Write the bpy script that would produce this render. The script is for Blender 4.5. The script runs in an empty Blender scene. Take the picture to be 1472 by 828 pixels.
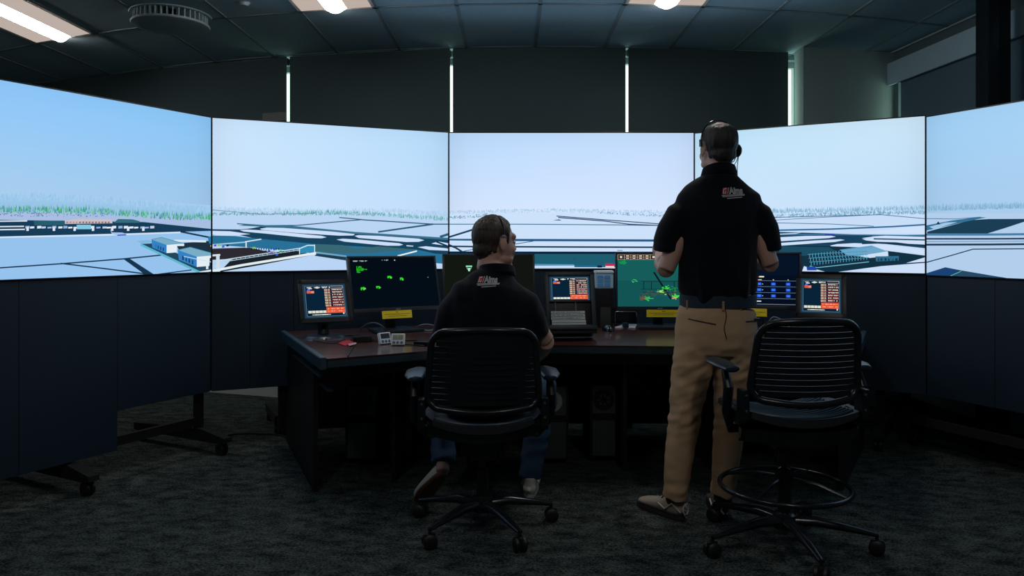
import bpy, bmesh, math, random
from mathutils import Vector, Matrix, noise
from mathutils.bvhtree import BVHTree
random.seed(7)
F = 1100.0; HC = 1.24; CEIL = 2.74; DESK = 0.72
scene = bpy.context.scene
C = scene.collection
V = Vector

def P(px, py, Y):
    return V(((px-736)/F*Y, Y, HC+(352-py)/F*Y))
def PX(px, Y): return (px-736)/F*Y
def PZ(py, Y): return HC+(352-py)/F*Y
def lin(c):
    c = c/255.0
    return c/12.92 if c <= 0.04045 else ((c+0.055)/1.055)**2.4
def S(r, g, b): return (lin(r), lin(g), lin(b), 1.0)

# ------------------------------------------------------------ materials
MATS = {}
def mat(name, col, rough=0.6, metal=0.0, spec=0.5, bump=0.0, bscale=40.0, var=0.0, coat=0.0, emit=0.0, stretch=(1, 1, 1), alpha=None, trans=0.0, sheen=0.0):
    if name in MATS: return MATS[name]
    m = bpy.data.materials.new(name); m.use_nodes = True
    nt = m.node_tree; b = nt.nodes['Principled BSDF']
    b.inputs['Base Color'].default_value = col
    b.inputs['Roughness'].default_value = rough
    b.inputs['Metallic'].default_value = metal
    b.inputs['Specular IOR Level'].default_value = spec
    b.inputs['Coat Weight'].default_value = coat
    b.inputs['Sheen Weight'].default_value = sheen
    if trans: b.inputs['Transmission Weight'].default_value = trans
    if emit:
        b.inputs['Emission Color'].default_value = col
        b.inputs['Emission Strength'].default_value = emit
    if bump or var:
        tc = nt.nodes.new('ShaderNodeTexCoord'); mp = nt.nodes.new('ShaderNodeMapping')
        mp.inputs['Scale'].default_value = stretch
        nt.links.new(tc.outputs['Object'], mp.inputs['Vector'])
        nz = nt.nodes.new('ShaderNodeTexNoise'); nz.inputs['Scale'].default_value = bscale
        nz.inputs['Detail'].default_value = 5.0
        nt.links.new(mp.outputs['Vector'], nz.inputs['Vector'])
        if bump:
            bp = nt.nodes.new('ShaderNodeBump'); bp.inputs['Strength'].default_value = bump
            bp.inputs['Distance'].default_value = 0.004
            nt.links.new(nz.outputs['Fac'], bp.inputs['Height'])
            nt.links.new(bp.outputs['Normal'], b.inputs['Normal'])
        if var:
            cr = nt.nodes.new('ShaderNodeValToRGB')
            cr.color_ramp.elements[0].position = 0.3; cr.color_ramp.elements[1].position = 0.7
            lo = tuple(max(0, x*(1-var)) for x in col[:3])+(1,); hi = tuple(min(1, x*(1+var)) for x in col[:3])+(1,)
            cr.color_ramp.elements[0].color = lo; cr.color_ramp.elements[1].color = hi
            nt.links.new(nz.outputs['Fac'], cr.inputs['Fac'])
            nt.links.new(cr.outputs['Color'], b.inputs['Base Color'])
    MATS[name] = m
    return m

def emission_attr():
    m = bpy.data.materials.new('screen_pixels'); m.use_nodes = True
    nt = m.node_tree; nt.nodes.clear()
    o = nt.nodes.new('ShaderNodeOutputMaterial'); e = nt.nodes.new('ShaderNodeEmission')
    a = nt.nodes.new('ShaderNodeAttribute'); a.attribute_name = 'Col'
    nt.links.new(a.outputs['Color'], e.inputs['Color']); nt.links.new(e.outputs['Emission'], o.inputs['Surface'])
    return m
M_PIX = emission_attr()

M_CEIL = mat('ceiling_tile', (.42, .60, .68, 1), .95, bump=.35, bscale=160, var=.10)  # tile colour tinted blue to carry the cast of the screens' light
M_GRID = mat('ceiling_rail', (.26, .35, .39, 1), .6)
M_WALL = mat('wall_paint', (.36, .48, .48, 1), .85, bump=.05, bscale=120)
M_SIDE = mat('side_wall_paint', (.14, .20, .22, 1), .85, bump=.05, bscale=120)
M_BLIND = mat('blind_fabric', (.060, .10, .11, 1), .95, bump=.3, bscale=700, var=.25)
M_BLINDR = mat('blind_fabric_grey', (.12, .21, .27, 1), .95, bump=.3, bscale=700, var=.12)
M_WHITE = mat('white_trim', (.62, .68, .70, 1), .6)
M_BEAM = mat('valance_paint', (.50, .72, .82, 1), .7)
M_BLACK = mat('black_plastic', (.005, .007, .010, 1), .36)
M_BLACKM = mat('black_matte', (.006, .007, .008, 1), .8)
M_GLOSS = mat('black_gloss', (.006, .007, .009, 1), .18, coat=.3)
M_METAL = mat('dark_metal', (.03, .035, .042, 1), .22, metal=.6)
M_CHROME = mat('steel', (.5, .52, .55, 1), .25, metal=1.0)
M_APRON = mat('apron_panel', (.004, .020, .040, 1), .6, bump=.1, bscale=200, var=.1)
M_LAM = mat('desk_edge', (.025, .050, .062, 1), .4)
M_DESK = None
M_RUBBER = mat('caster_rubber', (.01, .01, .012, 1), .5)
M_YEL = mat('yellow_label', S(250, 225, 30), .6)
M_PAPER = mat('paper', S(205, 215, 215), .8)
M_WPL = mat('white_plastic', S(225, 232, 235), .35)
M_SKIN = mat('skin', (.62, .38, .30, 1), .5, bump=.08, bscale=220, var=.08)
M_NAVY = mat('navy_polo', (.0025, .0055, .010, 1), .85, bump=.25, bscale=900, sheen=.09, spec=.15)
M_BELT = mat('navy_belt', (.012, .03, .055, 1), .7)
M_KHAKI = mat('khaki_cotton', (.50, .34, .20, 1), .9, bump=.2, bscale=600, var=.07)
M_JEAN = mat('denim', (.022, .065, .13, 1), .9, bump=.3, bscale=500, var=.25)
M_SOLEW = mat('white_sole', (.5, .52, .5, 1), .6)
M_GUM = mat('gum_sole', (.12, .05, .025, 1), .6)
M_SHOEW = mat('white_canvas', (.62, .62, .58, 1), .7, bump=.2, bscale=500)
M_SHOEG = mat('beige_mesh', (.33, .30, .25, 1), .8, bump=.3, bscale=500)
M_SOCK = mat('dark_sock', (.012, .012, .014, 1), .9)

def hair_mat(name, a, b):
    m = mat(name, a, .55, bump=.9, bscale=45, stretch=(3, 3, .35), var=.5)
    return m
M_HAIR1 = hair_mat('brown_hair', (.050, .036, .028, 1), 0)
M_HAIR2 = hair_mat('grey_brown_hair', (.022, .018, .016, 1), 0)

def desk_mat():
    m = bpy.data.materials.new('desk_wood'); m.use_nodes = True
    nt = m.node_tree; b = nt.nodes['Principled BSDF']
    tc = nt.nodes.new('ShaderNodeTexCoord'); mp = nt.nodes.new('ShaderNodeMapping'); mp.inputs['Scale'].default_value = (1.5, 14, 1)
    nz = nt.nodes.new('ShaderNodeTexNoise'); nz.inputs['Scale'].default_value = 3; nz.inputs['Detail'].default_value = 8
    cr = nt.nodes.new('ShaderNodeValToRGB')
    cr.color_ramp.elements[0].color = (.026, .0055, .004, 1); cr.color_ramp.elements[1].color = (.095, .021, .012, 1)
    cr.color_ramp.elements[0].position = .3; cr.color_ramp.elements[1].position = .7
    nt.links.new(tc.outputs['Object'], mp.inputs[0]); nt.links.new(mp.outputs[0], nz.inputs['Vector'])
    nt.links.new(nz.outputs['Fac'], cr.inputs['Fac']); nt.links.new(cr.outputs['Color'], b.inputs['Base Color'])
    b.inputs['Roughness'].default_value = .34; b.inputs['Specular IOR Level'].default_value = .9; b.inputs['Coat Weight'].default_value = .7; b.inputs['Coat Roughness'].default_value = .10
    return m
M_DESK = desk_mat()

def carpet_mat():
    m = bpy.data.materials.new('carpet'); m.use_nodes = True
    nt = m.node_tree; b = nt.nodes['Principled BSDF']; L = nt.links.new
    tc = nt.nodes.new('ShaderNodeTexCoord')
    def nz(sc, mx, rot=0, det=6, rough=.6):
        mp = nt.nodes.new('ShaderNodeMapping'); mp.inputs['Scale'].default_value = mx; mp.inputs['Rotation'].default_value = (0, 0, rot)
        n = nt.nodes.new('ShaderNodeTexNoise'); n.inputs['Scale'].default_value = sc; n.inputs['Detail'].default_value = det; n.inputs['Roughness'].default_value = rough
        L(tc.outputs['Object'], mp.inputs[0]); L(mp.outputs[0], n.inputs['Vector']); return n
    a = nz(9, (1, 1.7, 1), .6, 8, .75); c = nz(95, (1, 1.3, 1), 0, 3)
    mx = nt.nodes.new('ShaderNodeMath'); mx.operation = 'MULTIPLY'
    L(a.outputs['Fac'], mx.inputs[0]); L(c.outputs['Fac'], mx.inputs[1])
    cr = nt.nodes.new('ShaderNodeValToRGB'); e = cr.color_ramp.elements
    e[0].position = .19; e[0].color = (.008, .012, .012, 1); e[1].position = .38; e[1].color = (.112, .142, .135, 1)
    L(mx.outputs[0], cr.inputs['Fac']); L(cr.outputs['Color'], b.inputs['Base Color'])
    b.inputs['Roughness'].default_value = .95; b.inputs['Specular IOR Level'].default_value = .1
    bp = nt.nodes.new('ShaderNodeBump'); bp.inputs['Strength'].default_value = .6; bp.inputs['Distance'].default_value = .006
    L(c.outputs['Fac'], bp.inputs['Height']); L(bp.outputs['Normal'], b.inputs['Normal'])
    return m
M_CARPET = carpet_mat()

# ------------------------------------------------------------ object helpers
def tag(o, label=None, cat=None, group=None, kind=None):
    if label: o['label'] = label
    if cat: o['category'] = cat
    if group: o['group'] = group
    if kind: o['kind'] = kind
    return o
WM = {}
def thing(name, loc, label, cat, group=None, rotz=0):
    o = bpy.data.objects.new(name, None); C.objects.link(o)
    o.empty_display_size = .05
    o.location = loc; o.rotation_euler = (0, 0, rotz)
    WM[o] = Matrix.Translation(V(loc)) @ Matrix.Rotation(rotz, 4, 'Z')
    return tag(o, label, cat, group)
def obj(name, bm, m, parent=None, smooth=True, label=None, angle=35):
    """bm is authored in world space; it is stored relative to the parent"""
    if parent is not None:
        bm.transform(WM[parent].inverted())
    me = bpy.data.meshes.new(name); bm.to_mesh(me); bm.free()
    o = bpy.data.objects.new(name, me); C.objects.link(o)
    if parent is not None:
        o.parent = parent; WM[o] = WM[parent]
    else:
        WM[o] = Matrix.Identity(4)
    for x in (m if isinstance(m, (list, tuple)) else [m]): me.materials.append(x)
    if smooth and me.polygons:
        me.polygons.foreach_set('use_smooth', [True]*len(me.polygons))
        try: me.set_sharp_from_angle(angle=math.radians(angle))
        except Exception: pass
    me.update()
    if label: o['label'] = label
    return o
def struct(name, bm, m, smooth=False):
    o = obj(name, bm, m, None, smooth); o['kind'] = 'structure'; return o

def nb(): return bmesh.new()
def quad(bm, pts, mi=0):
    f = bm.faces.new([bm.verts.new(p) for p in pts]); f.material_index = mi; return f
def box(bm, c, s, M=None, bevel=0, mi=0):
    """box centred c, full size s, in frame M"""
    t = bmesh.new()
    bmesh.ops.create_cube(t, size=1)
    for v in t.verts: v.co = V((v.co.x*s[0]+c[0], v.co.y*s[1]+c[1], v.co.z*s[2]+c[2]))
    if bevel: bmesh.ops.bevel(t, geom=t.edges[:], offset=bevel, segments=2, affect='EDGES', profile=.7)
    for f in t.faces: f.material_index = mi
    if M is not None: t.transform(M)
    merge(bm, t)
def merge(bm, t):
    me = bpy.data.meshes.new('tmp'); t.to_mesh(me); t.free(); bm.from_mesh(me); bpy.data.meshes.remove(me)
def tube(bm, pts, r, n=10, cap=True, mi=0, closed=False):
    """round tube along pts; r a number or list"""
    pts = [V(p) for p in pts]; k = len(pts)
    rs = r if isinstance(r, (list, tuple)) else [r]*k
    rings = []
    prev = None
    for i, p in enumerate(pts):
        if closed: t = pts[(i+1) % k]-pts[i-1]
        else: t = pts[min(i+1, k-1)]-pts[max(i-1, 0)]
        t.normalize()
        if prev is None:
            a = t.orthogonal().normalized()
        else:
            a = (prev-t*prev.dot(t)).normalized()
        prev = a; b = t.cross(a)
        rings.append([bm.verts.new(p+(a*math.cos(2*math.pi*j/n)+b*math.sin(2*math.pi*j/n))*rs[i]) for j in range(n)])
    for i in range(k if closed else k-1):
        A = rings[i]; B = rings[(i+1) % k]
        off = 0
        if closed and i == k-1:
            off = min(range(n), key=lambda o: (A[0].co-B[o].co).length)
        for j in range(n):
            f = bm.faces.new((A[j], A[(j+1) % n], B[(j+1+off) % n], B[(j+off) % n])); f.material_index = mi
    if cap and not closed:
        f = bm.faces.new(rings[0][::-1]); f.material_index = mi
        f = bm.faces.new(rings[-1]); f.material_index = mi
def limb(bm, secs, side=V((1, 0, 0)), n=20, dome=.45):
    """closed loft. secs = [(point, ra, rb)], ra along side, rb across"""
    k = len(secs); ps = [V(s[0]) for s in secs]; rings = []
    for i, (p, ra, rb) in enumerate(secs):
        t = (ps[min(i+1, k-1)]-ps[max(i-1, 0)]).normalized()
        a = (side-t*side.dot(t)).normalized(); b = t.cross(a)
        rings.append([bm.verts.new(V(p)+a*ra*math.cos(2*math.pi*j/n)+b*rb*math.sin(2*math.pi*j/n)) for j in range(n)])
    for i in range(k-1):
        for j in range(n):
            bm.faces.new((rings[i][j], rings[i][(j+1) % n], rings[i+1][(j+1) % n], rings[i+1][j]))
    for e, (r, d) in enumerate(((0, ps[0]-ps[1]), (k-1, ps[-1]-ps[-2]))):
        h = dome*min(secs[r][1], secs[r][2]); c = bm.verts.new(ps[r]+d.normalized()*h)
        for j in range(n):
            a, b = rings[r][j], rings[r][(j+1) % n]
            bm.faces.new((b, a, c) if e == 0 else (a, b, c))
def ell(bm, c, r, M=None, sub=3, rot=None):
    t = bmesh.new(); bmesh.ops.create_icosphere(t, subdivisions=sub, radius=1)
    for v in t.verts: v.co = V((v.co.x*r[0], v.co.y*r[1], v.co.z*r[2]))
    if rot is not None: t.transform(rot)
    bmesh.ops.translate(t, verts=t.verts, vec=V(c))
    if M is not None: t.transform(M)
    merge(bm, t)
def lathe(bm, prof, M=None, n=24, mi=0):
    """prof [(r,z)] around z"""
    t = bmesh.new(); rings = []
    for r, z in prof:
        if r < 1e-6: rings.append([t.verts.new((0, 0, z))])
        else: rings.append([t.verts.new((r*math.cos(2*math.pi*j/n), r*math.sin(2*math.pi*j/n), z)) for j in range(n)])
    for A, B in zip(rings, rings[1:]):
        for j in range(n):
            q = []
            for x in (A[j % len(A)], A[(j+1) % len(A)], B[(j+1) % len(B)], B[j % len(B)]):
                if x not in q: q.append(x)
            if len(q) > 2:
                f = t.faces.new(q); f.material_index = mi
    if M is not None: t.transform(M)
    merge(bm, t)
def prism(bm, poly, z0, z1, mi=0, bevel=0, M=None):
    t = bmesh.new()
    a = [t.verts.new((x, y, z0)) for x, y in poly]; b = [t.verts.new((x, y, z1)) for x, y in poly]
    t.faces.new(a[::-1]); t.faces.new(b)
    for i in range(len(a)):
        j = (i+1) % len(a); t.faces.new((a[i], a[j], b[j], b[i]))
    bmesh.ops.recalc_face_normals(t, faces=t.faces[:])
    if bevel: bmesh.ops.bevel(t, geom=t.edges[:], offset=bevel, segments=2, affect='EDGES')
    for f in t.faces: f.material_index = mi
    if M is not None: t.transform(M)
    merge(bm, t)
def remesh(bm, vox, smooth=4, dec=None):
    """fuse overlapping closed shapes into one continuous surface"""
    me = bpy.data.meshes.new('rm'); bm.to_mesh(me); bm.free()
    o = bpy.data.objects.new('rm', me); C.objects.link(o)
    md = o.modifiers.new('r', 'REMESH'); md.mode = 'VOXEL'; md.voxel_size = vox
    if smooth:
        s = o.modifiers.new('s', 'SMOOTH'); s.factor = .5; s.iterations = smooth
    dg = bpy.context.evaluated_depsgraph_get(); dg.update()
    ev = o.evaluated_get(dg); m2 = bpy.data.meshes.new_from_object(ev)
    out = bmesh.new(); out.from_mesh(m2)
    bpy.data.objects.remove(o); bpy.data.meshes.remove(me); bpy.data.meshes.remove(m2)
    return out
def Rz(a): return Matrix.Rotation(a, 4, 'Z')
def Rx(a): return Matrix.Rotation(a, 4, 'X')
def Ry(a): return Matrix.Rotation(a, 4, 'Y')
def T(x, y, z): return Matrix.Translation((x, y, z))
def aim(p, d):
    """matrix at p with local z along d"""
    return Matrix.Translation(p) @ V(d).to_track_quat('Z', 'Y').to_matrix().to_4x4()

class Canvas:
    """flat picture shown on a screen: coloured pieces on the screen's plane"""
    def __init__(s, fn, nrm, clip=None):
        s.bm = bmesh.new(); s.col = s.bm.loops.layers.float_color.new('Col'); s.fn = fn; s.n = nrm; s.k = 0; s.clip = clip
    def step(s): s.k += 1
    def poly(s, pts, c, step=True, tint=None):
        if step: s.step()
        if s.clip: pts = clip_poly(pts, s.clip)
        if len(pts) < 3: return
        vs = [s.bm.verts.new(s.fn(*p)+s.n*(s.k*3e-5)) for p in pts]
        try: f = s.bm.faces.new(vs)
        except ValueError: return
        if f.calc_area() < 1e-9: 
            s.bm.faces.remove(f); return
        if len(c) == 3: c = S(*c)
        for l in f.loops: l[s.col] = c
    def line(s, pts, w, c, step=True):
        if step: s.step()
        for (x0, y0), (x1, y1) in zip(pts, pts[1:]):
            dx, dy = x1-x0, y1-y0; L = math.hypot(dx, dy) or 1
            nx, ny = -dy/L*w/2, dx/L*w/2
            s.poly([(x0+nx, y0+ny), (x1+nx, y1+ny), (x1-nx, y1-ny), (x0-nx, y0-ny)], c, False)
    def rect(s, x0, y0, x1, y1, c, step=True): s.poly([(x0, y0), (x1, y0), (x1, y1), (x0, y1)], c, step)
    def finish(s, name, parent):
        return obj(name, s.bm, M_PIX, parent, smooth=False)
def clip_poly(pts, quadp):
    out = list(pts); m = len(quadp)
    for i in range(m):
        ax, ay = quadp[i]; bx, by = quadp[(i+1) % m]
        ins = lambda p: (bx-ax)*(p[1]-ay)-(by-ay)*(p[0]-ax) >= 0
        new = []
        for j in range(len(out)):
            p, q = out[j], out[(j+1) % len(out)]
            a, b = ins(p), ins(q)
            if a: new.append(p)
            if a != b:
                d1 = (bx-ax)*(p[1]-ay)-(by-ay)*(p[0]-ax); d2 = (bx-ax)*(q[1]-ay)-(by-ay)*(q[0]-ax)
                t = d1/(d1-d2); new.append((p[0]+(q[0]-p[0])*t, p[1]+(q[1]-p[1])*t))
        out = new
        if len(out) < 3: return []
    return out
# ------------------------------------------------------------ camera, world
cam = bpy.data.cameras.new('camera'); co = bpy.data.objects.new('camera', cam); C.objects.link(co)
cam.sensor_width = 36; cam.lens = F/1472*36; cam.shift_y = -62/1472; cam.clip_start = .05
co.location = (0, 0, HC); co.rotation_euler = (math.pi/2, 0, 0); scene.camera = co
w = bpy.data.worlds.new('daylight'); scene.world = w; w.use_nodes = True
bg = w.node_tree.nodes['Background']; bg.inputs[0].default_value = (.86, 1.0, .92, 1); bg.inputs[1].default_value = 1.8
scene.view_settings.view_transform = 'Standard'; scene.view_settings.look = 'None'
scene.view_settings.gamma = 1; scene.view_settings.exposure = 0; scene.view_settings.use_curve_mapping = False
try:
    scene.cycles.use_denoising = True
    scene.cycles.max_bounces = 6; scene.cycles.diffuse_bounces = 4
except Exception as e: print('cycles', e)

# ------------------------------------------------------------ room shell
def wallY(px, ytop): return 1650.0/(352-ytop)
WP = [(-60, 135.5), (50, 118), (230, 97), (413, 80), (530, 73), (648, 68), (770, 66.3), (901, 66.6), (1020, 69), (1134, 73.2)]
WPT = [(PX(px, 1650/(352-y)), 1650/(352-y)) for px, y in WP]
def wall_at(px):
    for (a, A), (b, B) in zip(zip(WP, WPT), list(zip(WP, WPT))[1:]):
        if a[0] <= px <= b[0] + 1e-6:
            # intersect ray px with segment A-B
            s = (px-736)/F
            den = (B[0]-A[0])-s*(B[1]-A[1]); t = (s*A[1]-A[0])/den
            return (A[0]+(B[0]-A[0])*t, A[1]+(B[1]-A[1])*t)
    return WPT[-1]
cornerR = (2.975, 5.96)
OUT = [(-5.7, -3)]+[(-5.7, WPT[0][1]+.6)]+[(x, y+.30) for x, y in WPT]+[(2.42, WPT[-1][1]+.32), (3.4, 6.3), (3.7, -3)]
bm = nb(); bm.faces.new([bm.verts.new((x, y, 0)) for x, y in OUT][::-1]); struct('floor', bm, M_CARPET)
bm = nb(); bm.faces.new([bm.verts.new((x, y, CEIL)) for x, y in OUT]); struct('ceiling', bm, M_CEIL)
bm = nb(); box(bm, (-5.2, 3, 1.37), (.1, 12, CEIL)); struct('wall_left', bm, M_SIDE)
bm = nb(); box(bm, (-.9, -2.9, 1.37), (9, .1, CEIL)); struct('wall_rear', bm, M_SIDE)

# far wall: solid sill, lintel and piers around the glazed openings, set behind the blinds
D = .13
far = [(x, y+D) for x, y in WPT]; far.insert(0, (-5.3, WPT[0][1]+.45)); far.append((2.42, far[-1][1]+.02))
bm = nb()
for (x0, y0), (x1, y1) in zip(far, far[1:]):
    for za, zb in ((0, .85), (2.70, CEIL)):
        prism(bm, [(x0, y0), (x1, y1), (x1, y1+.2), (x0, y0+.2)], za, zb)
# solid pier for the left part with no glass
for a in ((0, 1),):
    (x0, y0), (x1, y1) = far[a[0]], far[a[1]]
    prism(bm, [(x0, y0), (x1, y1), (x1, y1+.2), (x0, y0+.2)], .85, 2.70)
struct('wall_back', bm, M_WALL)
# windows between the piers
wn = 0
wx = [(far[1], far[2]), (far[2], far[4]), (far[4], far[6]), (far[6], far[8]), (far[8], far[11])]
def pane_mat():
    m = bpy.data.materials.new('window_glass'); m.use_nodes = True; nt = m.node_tree; nt.nodes.clear()
    o = nt.nodes.new('ShaderNodeOutputMaterial'); a = nt.nodes.new('ShaderNodeBsdfTransparent'); a.inputs[0].default_value = (.93, 1, .96, 1)
    g = nt.nodes.new('ShaderNodeBsdfGlossy'); g.inputs['Roughness'].default_value = .02; mx = nt.nodes.new('ShaderNodeMixShader'); mx.inputs[0].default_value = .06
    nt.links.new(a.outputs[0], mx.inputs[1]); nt.links.new(g.outputs[0], mx.inputs[2]); nt.links.new(mx.outputs[0], o.inputs[0]); return m
glass = pane_mat()
for i, (A, B) in enumerate(wx):
    idx0 = far.index(A); idx1 = far.index(B)
    bm = nb()
    for k in range(idx0, idx1):
        (x0, y0), (x1, y1) = far[k], far[k+1]
        L = math.hypot(x1-x0, y1-y0); ang = math.atan2(y1-y0, x1-x0); M = T(x0, y0+.1, 0) @ Rz(ang)
        box(bm, (L/2, 0, .88), (L, .05, .06), M); box(bm, (L/2, 0, 2.68), (L, .05, .05), M)
        box(bm, (L*.5, 0, 1.78), (.05, .05, 1.84), M)
        box(bm, (L*.5, .01, 1.78), (L, .006, 1.80), M, mi=1)
    struct('window_%d' % (i+1), bm, [M_WHITE, glass])
# right pier (box standing proud of the windows) and right wall with its opening
bm = nb()
prism(bm, [(PX(1155, 5.77), 5.77), cornerR, (3.25, 6.0), (3.25, 6.35), (2.42, 6.35), (2.42, 5.96), (PX(1155, 5.77), 5.955)], 0, CEIL)
struct('wall_pier', bm, M_WALL)
def rx(Y): return 2.975+(5.96-Y)*.0583
bm = nb()
def rseg(Ya, Yb, za, zb, th=.25):
    prism(bm, [(rx(Ya), Ya), (rx(Yb), Yb), (rx(Yb)+th, Yb), (rx(Ya)+th, Ya)], za, zb)
rseg(6.0, 5.90, 0, CEIL); rseg(5.90, 1.2, 0, .9); rseg(5.90, 1.2, 2.50, CEIL); rseg(1.2, -3, 0, CEIL)
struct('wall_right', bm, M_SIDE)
bm = nb()
for k in range(4):
    Ya = 5.9-k*1.17; Yb = Ya-1.17; x = rx(Ya)+.19
    for z in (.93, 2.47): 
        prism(bm, [(x, Ya), (x+.02, Yb), (x+.07, Yb), (x+.05, Ya)], z-.03, z+.03)
    prism(bm, [(x, Yb), (x+.002, Yb-.05), (x+.05, Yb-.05), (x+.05, Yb)], .9, 2.5)
prism(bm, [(rx(5.9)+.21, 5.9), (rx(1.2)+.21, 1.2), (rx(1.2)+.216, 1.2), (rx(5.9)+.216, 5.9)], .9, 2.5, mi=1)
struct('window_6', bm, [M_WHITE, glass])
# skirting boards
bm = nb()
for (x0, y0), (x1, y1) in zip(far, far[1:]):
    prism(bm, [(x0, y0-.015), (x1, y1-.015), (x1, y1), (x0, y0)], 0, .1)
struct('baseboard_back', bm, M_WHITE)
bm = nb(); prism(bm, [(2.18, 5.755), (2.975, 5.945), (2.975, 5.96), (2.18, 5.77)], 0, .1); struct('baseboard_pier', bm, M_WHITE)
bm = nb(); prism(bm, [(rx(5.93)-.015, 5.93), (rx(-2.8)-.015, -2.8), (rx(-2.8), -2.8), (rx(5.93), 5.93)], 0, .1); struct('baseboard_right', bm, M_BLACKM)
# ceiling edge angle on the right wall
bm = nb(); prism(bm, [(rx(5.95)-.03, 5.95), (rx(-2.8)-.03, -2.8), (rx(-2.8), -2.8), (rx(5.95), 5.95)], CEIL-.012, CEIL-.001); struct('trim_1', bm, M_WHITE)

# suspended ceiling rails
XS = [-4.66, -4.09, -3.52, -2.95, -2.42, -1.89, -1.36, -.86, -.345, .175, .70, 1.20, 1.70, 2.215, 2.74]
def rowY(x, base): return base+.066*(x-.25)**2
ROWS = [.62, 1.65, 2.69, 3.72, 4.75, 5.78]
bm = nb()
for x in XS:
    box(bm, (x, 2.2, CEIL-.003), (.024, 10.2, .006))
for r in ROWS:
    xs = [-5.1+i*.4 for i in range(22)]
    for a, b in zip(xs, xs[1:]):
        if b > 3.4: continue
        ya, yb = rowY(a, r), rowY(b, r)
        prism(bm, [(a, ya-.012), (b, yb-.012), (b, yb+.012), (a, ya+.012)], CEIL-.006, CEIL-.0005)
struct('trim_2', bm, M_GRID)

# roller blinds
BL = [(-58, 412, 'dark grey roller blind at far left, cut off by the leftmost displays'),
      (416.5, 647, 'dark roller blind above the display left of the middle one'),
      (651, 899.3, 'dark roller blind directly above the middle display'),
      (903.3, 1133, 'dark roller blind behind the standing person\'s head')]
for a, b, lab in BL:
    A = wall_at(a)
    t = thing('roller_blind', (A[0], A[1], 0), lab, 'blind', 'roller blinds on the window wall')
    pts = [wall_at(p) for p in [a]+[p for p, _ in WP if a < p < b]+[b]]
    bm = nb()
    for (x0, y0), (x1, y1) in zip(pts, pts[1:]):
        prism(bm, [(x0, y0), (x1, y1), (x1, y1+.004), (x0, y0+.004)], .78, CEIL-.01)
    obj('fabric', bm, M_BLIND, t, smooth=False)
    bm = nb(); tube(bm, [(x, y, .77) for x, y in pts], .012); obj('bottom_bar', bm, M_BLACK, t)
    bm = nb(); tube(bm, [(x, y+.04, CEIL-.04) for x, y in pts], .03); obj('roller_tube', bm, M_BLACK, t)
# blind and valance on the right wall
t = thing('roller_blind', (rx(5.83)-.02, 5.83, 0), 'grey roller blind on the right-hand wall beneath the pale valance', 'blind')
bm = nb(); prism(bm, [(rx(5.83)-.02, 5.83), (rx(1.1)-.02, 1.1), (rx(1.1)-.016, 1.1), (rx(5.83)-.016, 5.83)], .8, 2.55); obj('fabric', bm, M_BLINDR, t, smooth=False)
bm = nb(); tube(bm, [(rx(5.83)-.02, 5.83, .8), (rx(1.1)-.02, 1.1, .8)], .012); obj('bottom_bar', bm, M_BLACK, t)
t = obj('window_valance', nb(), M_BEAM); 
bpy.data.objects.remove(t)
bm = nb(); prism(bm, [(rx(5.95)-.06, 5.95), (rx(1)-.06, 1.0), (rx(1)-.04, 1.0), (rx(5.95)-.04, 5.95)], 2.475, 2.645); prism(bm, [(rx(5.95)-.04, 5.95), (rx(1)-.04, 1.0), (rx(1)-.001, 1.0), (rx(5.95)-.001, 5.95)], 2.625, 2.645)
t = obj('window_valance', bm, M_BEAM, smooth=False); tag(t, 'long pale valance board running along the right-hand wall above the grey blind', 'valance')
# small notice by the blind edge
bm = nb(); a = wall_at(378); b = wall_at(411)
prism(bm, [(a[0], a[1]-.012), (b[0], b[1]-.012), (b[0], b[1]-.006), (a[0], a[1]-.006)], PZ(174, 6.1), PZ(162, 6.1))
t = obj('notice_card', bm, mat('notice_paper', (.16, .19, .19, 1), .8), smooth=False); tag(t, 'small pale grey notice at the right edge of the far left blind', 'notice')

# black steel column at right
t = thing('support_column', (2.85, 4.42, 0), 'black square steel column standing behind the rightmost display', 'column')
Mc = T(2.83, 4.50, 0)
bm = nb(); box(bm, (-.035, 0, 1.37), (.065, .12, CEIL-.005), Mc, bevel=.004); obj('post', bm, mat('column_dark_blue', (.007, .010, .013, 1), .4), t)
bm = nb(); box(bm, (.037, .01, 1.37), (.075, .11, CEIL-.005), Mc, bevel=.004); obj('post', bm, M_BLACKM, t)
bm = nb(); box(bm, (0, 0, .006), (.26, .22, .012), Mc); obj('base_plate', bm, M_BLACKM, t)

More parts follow.
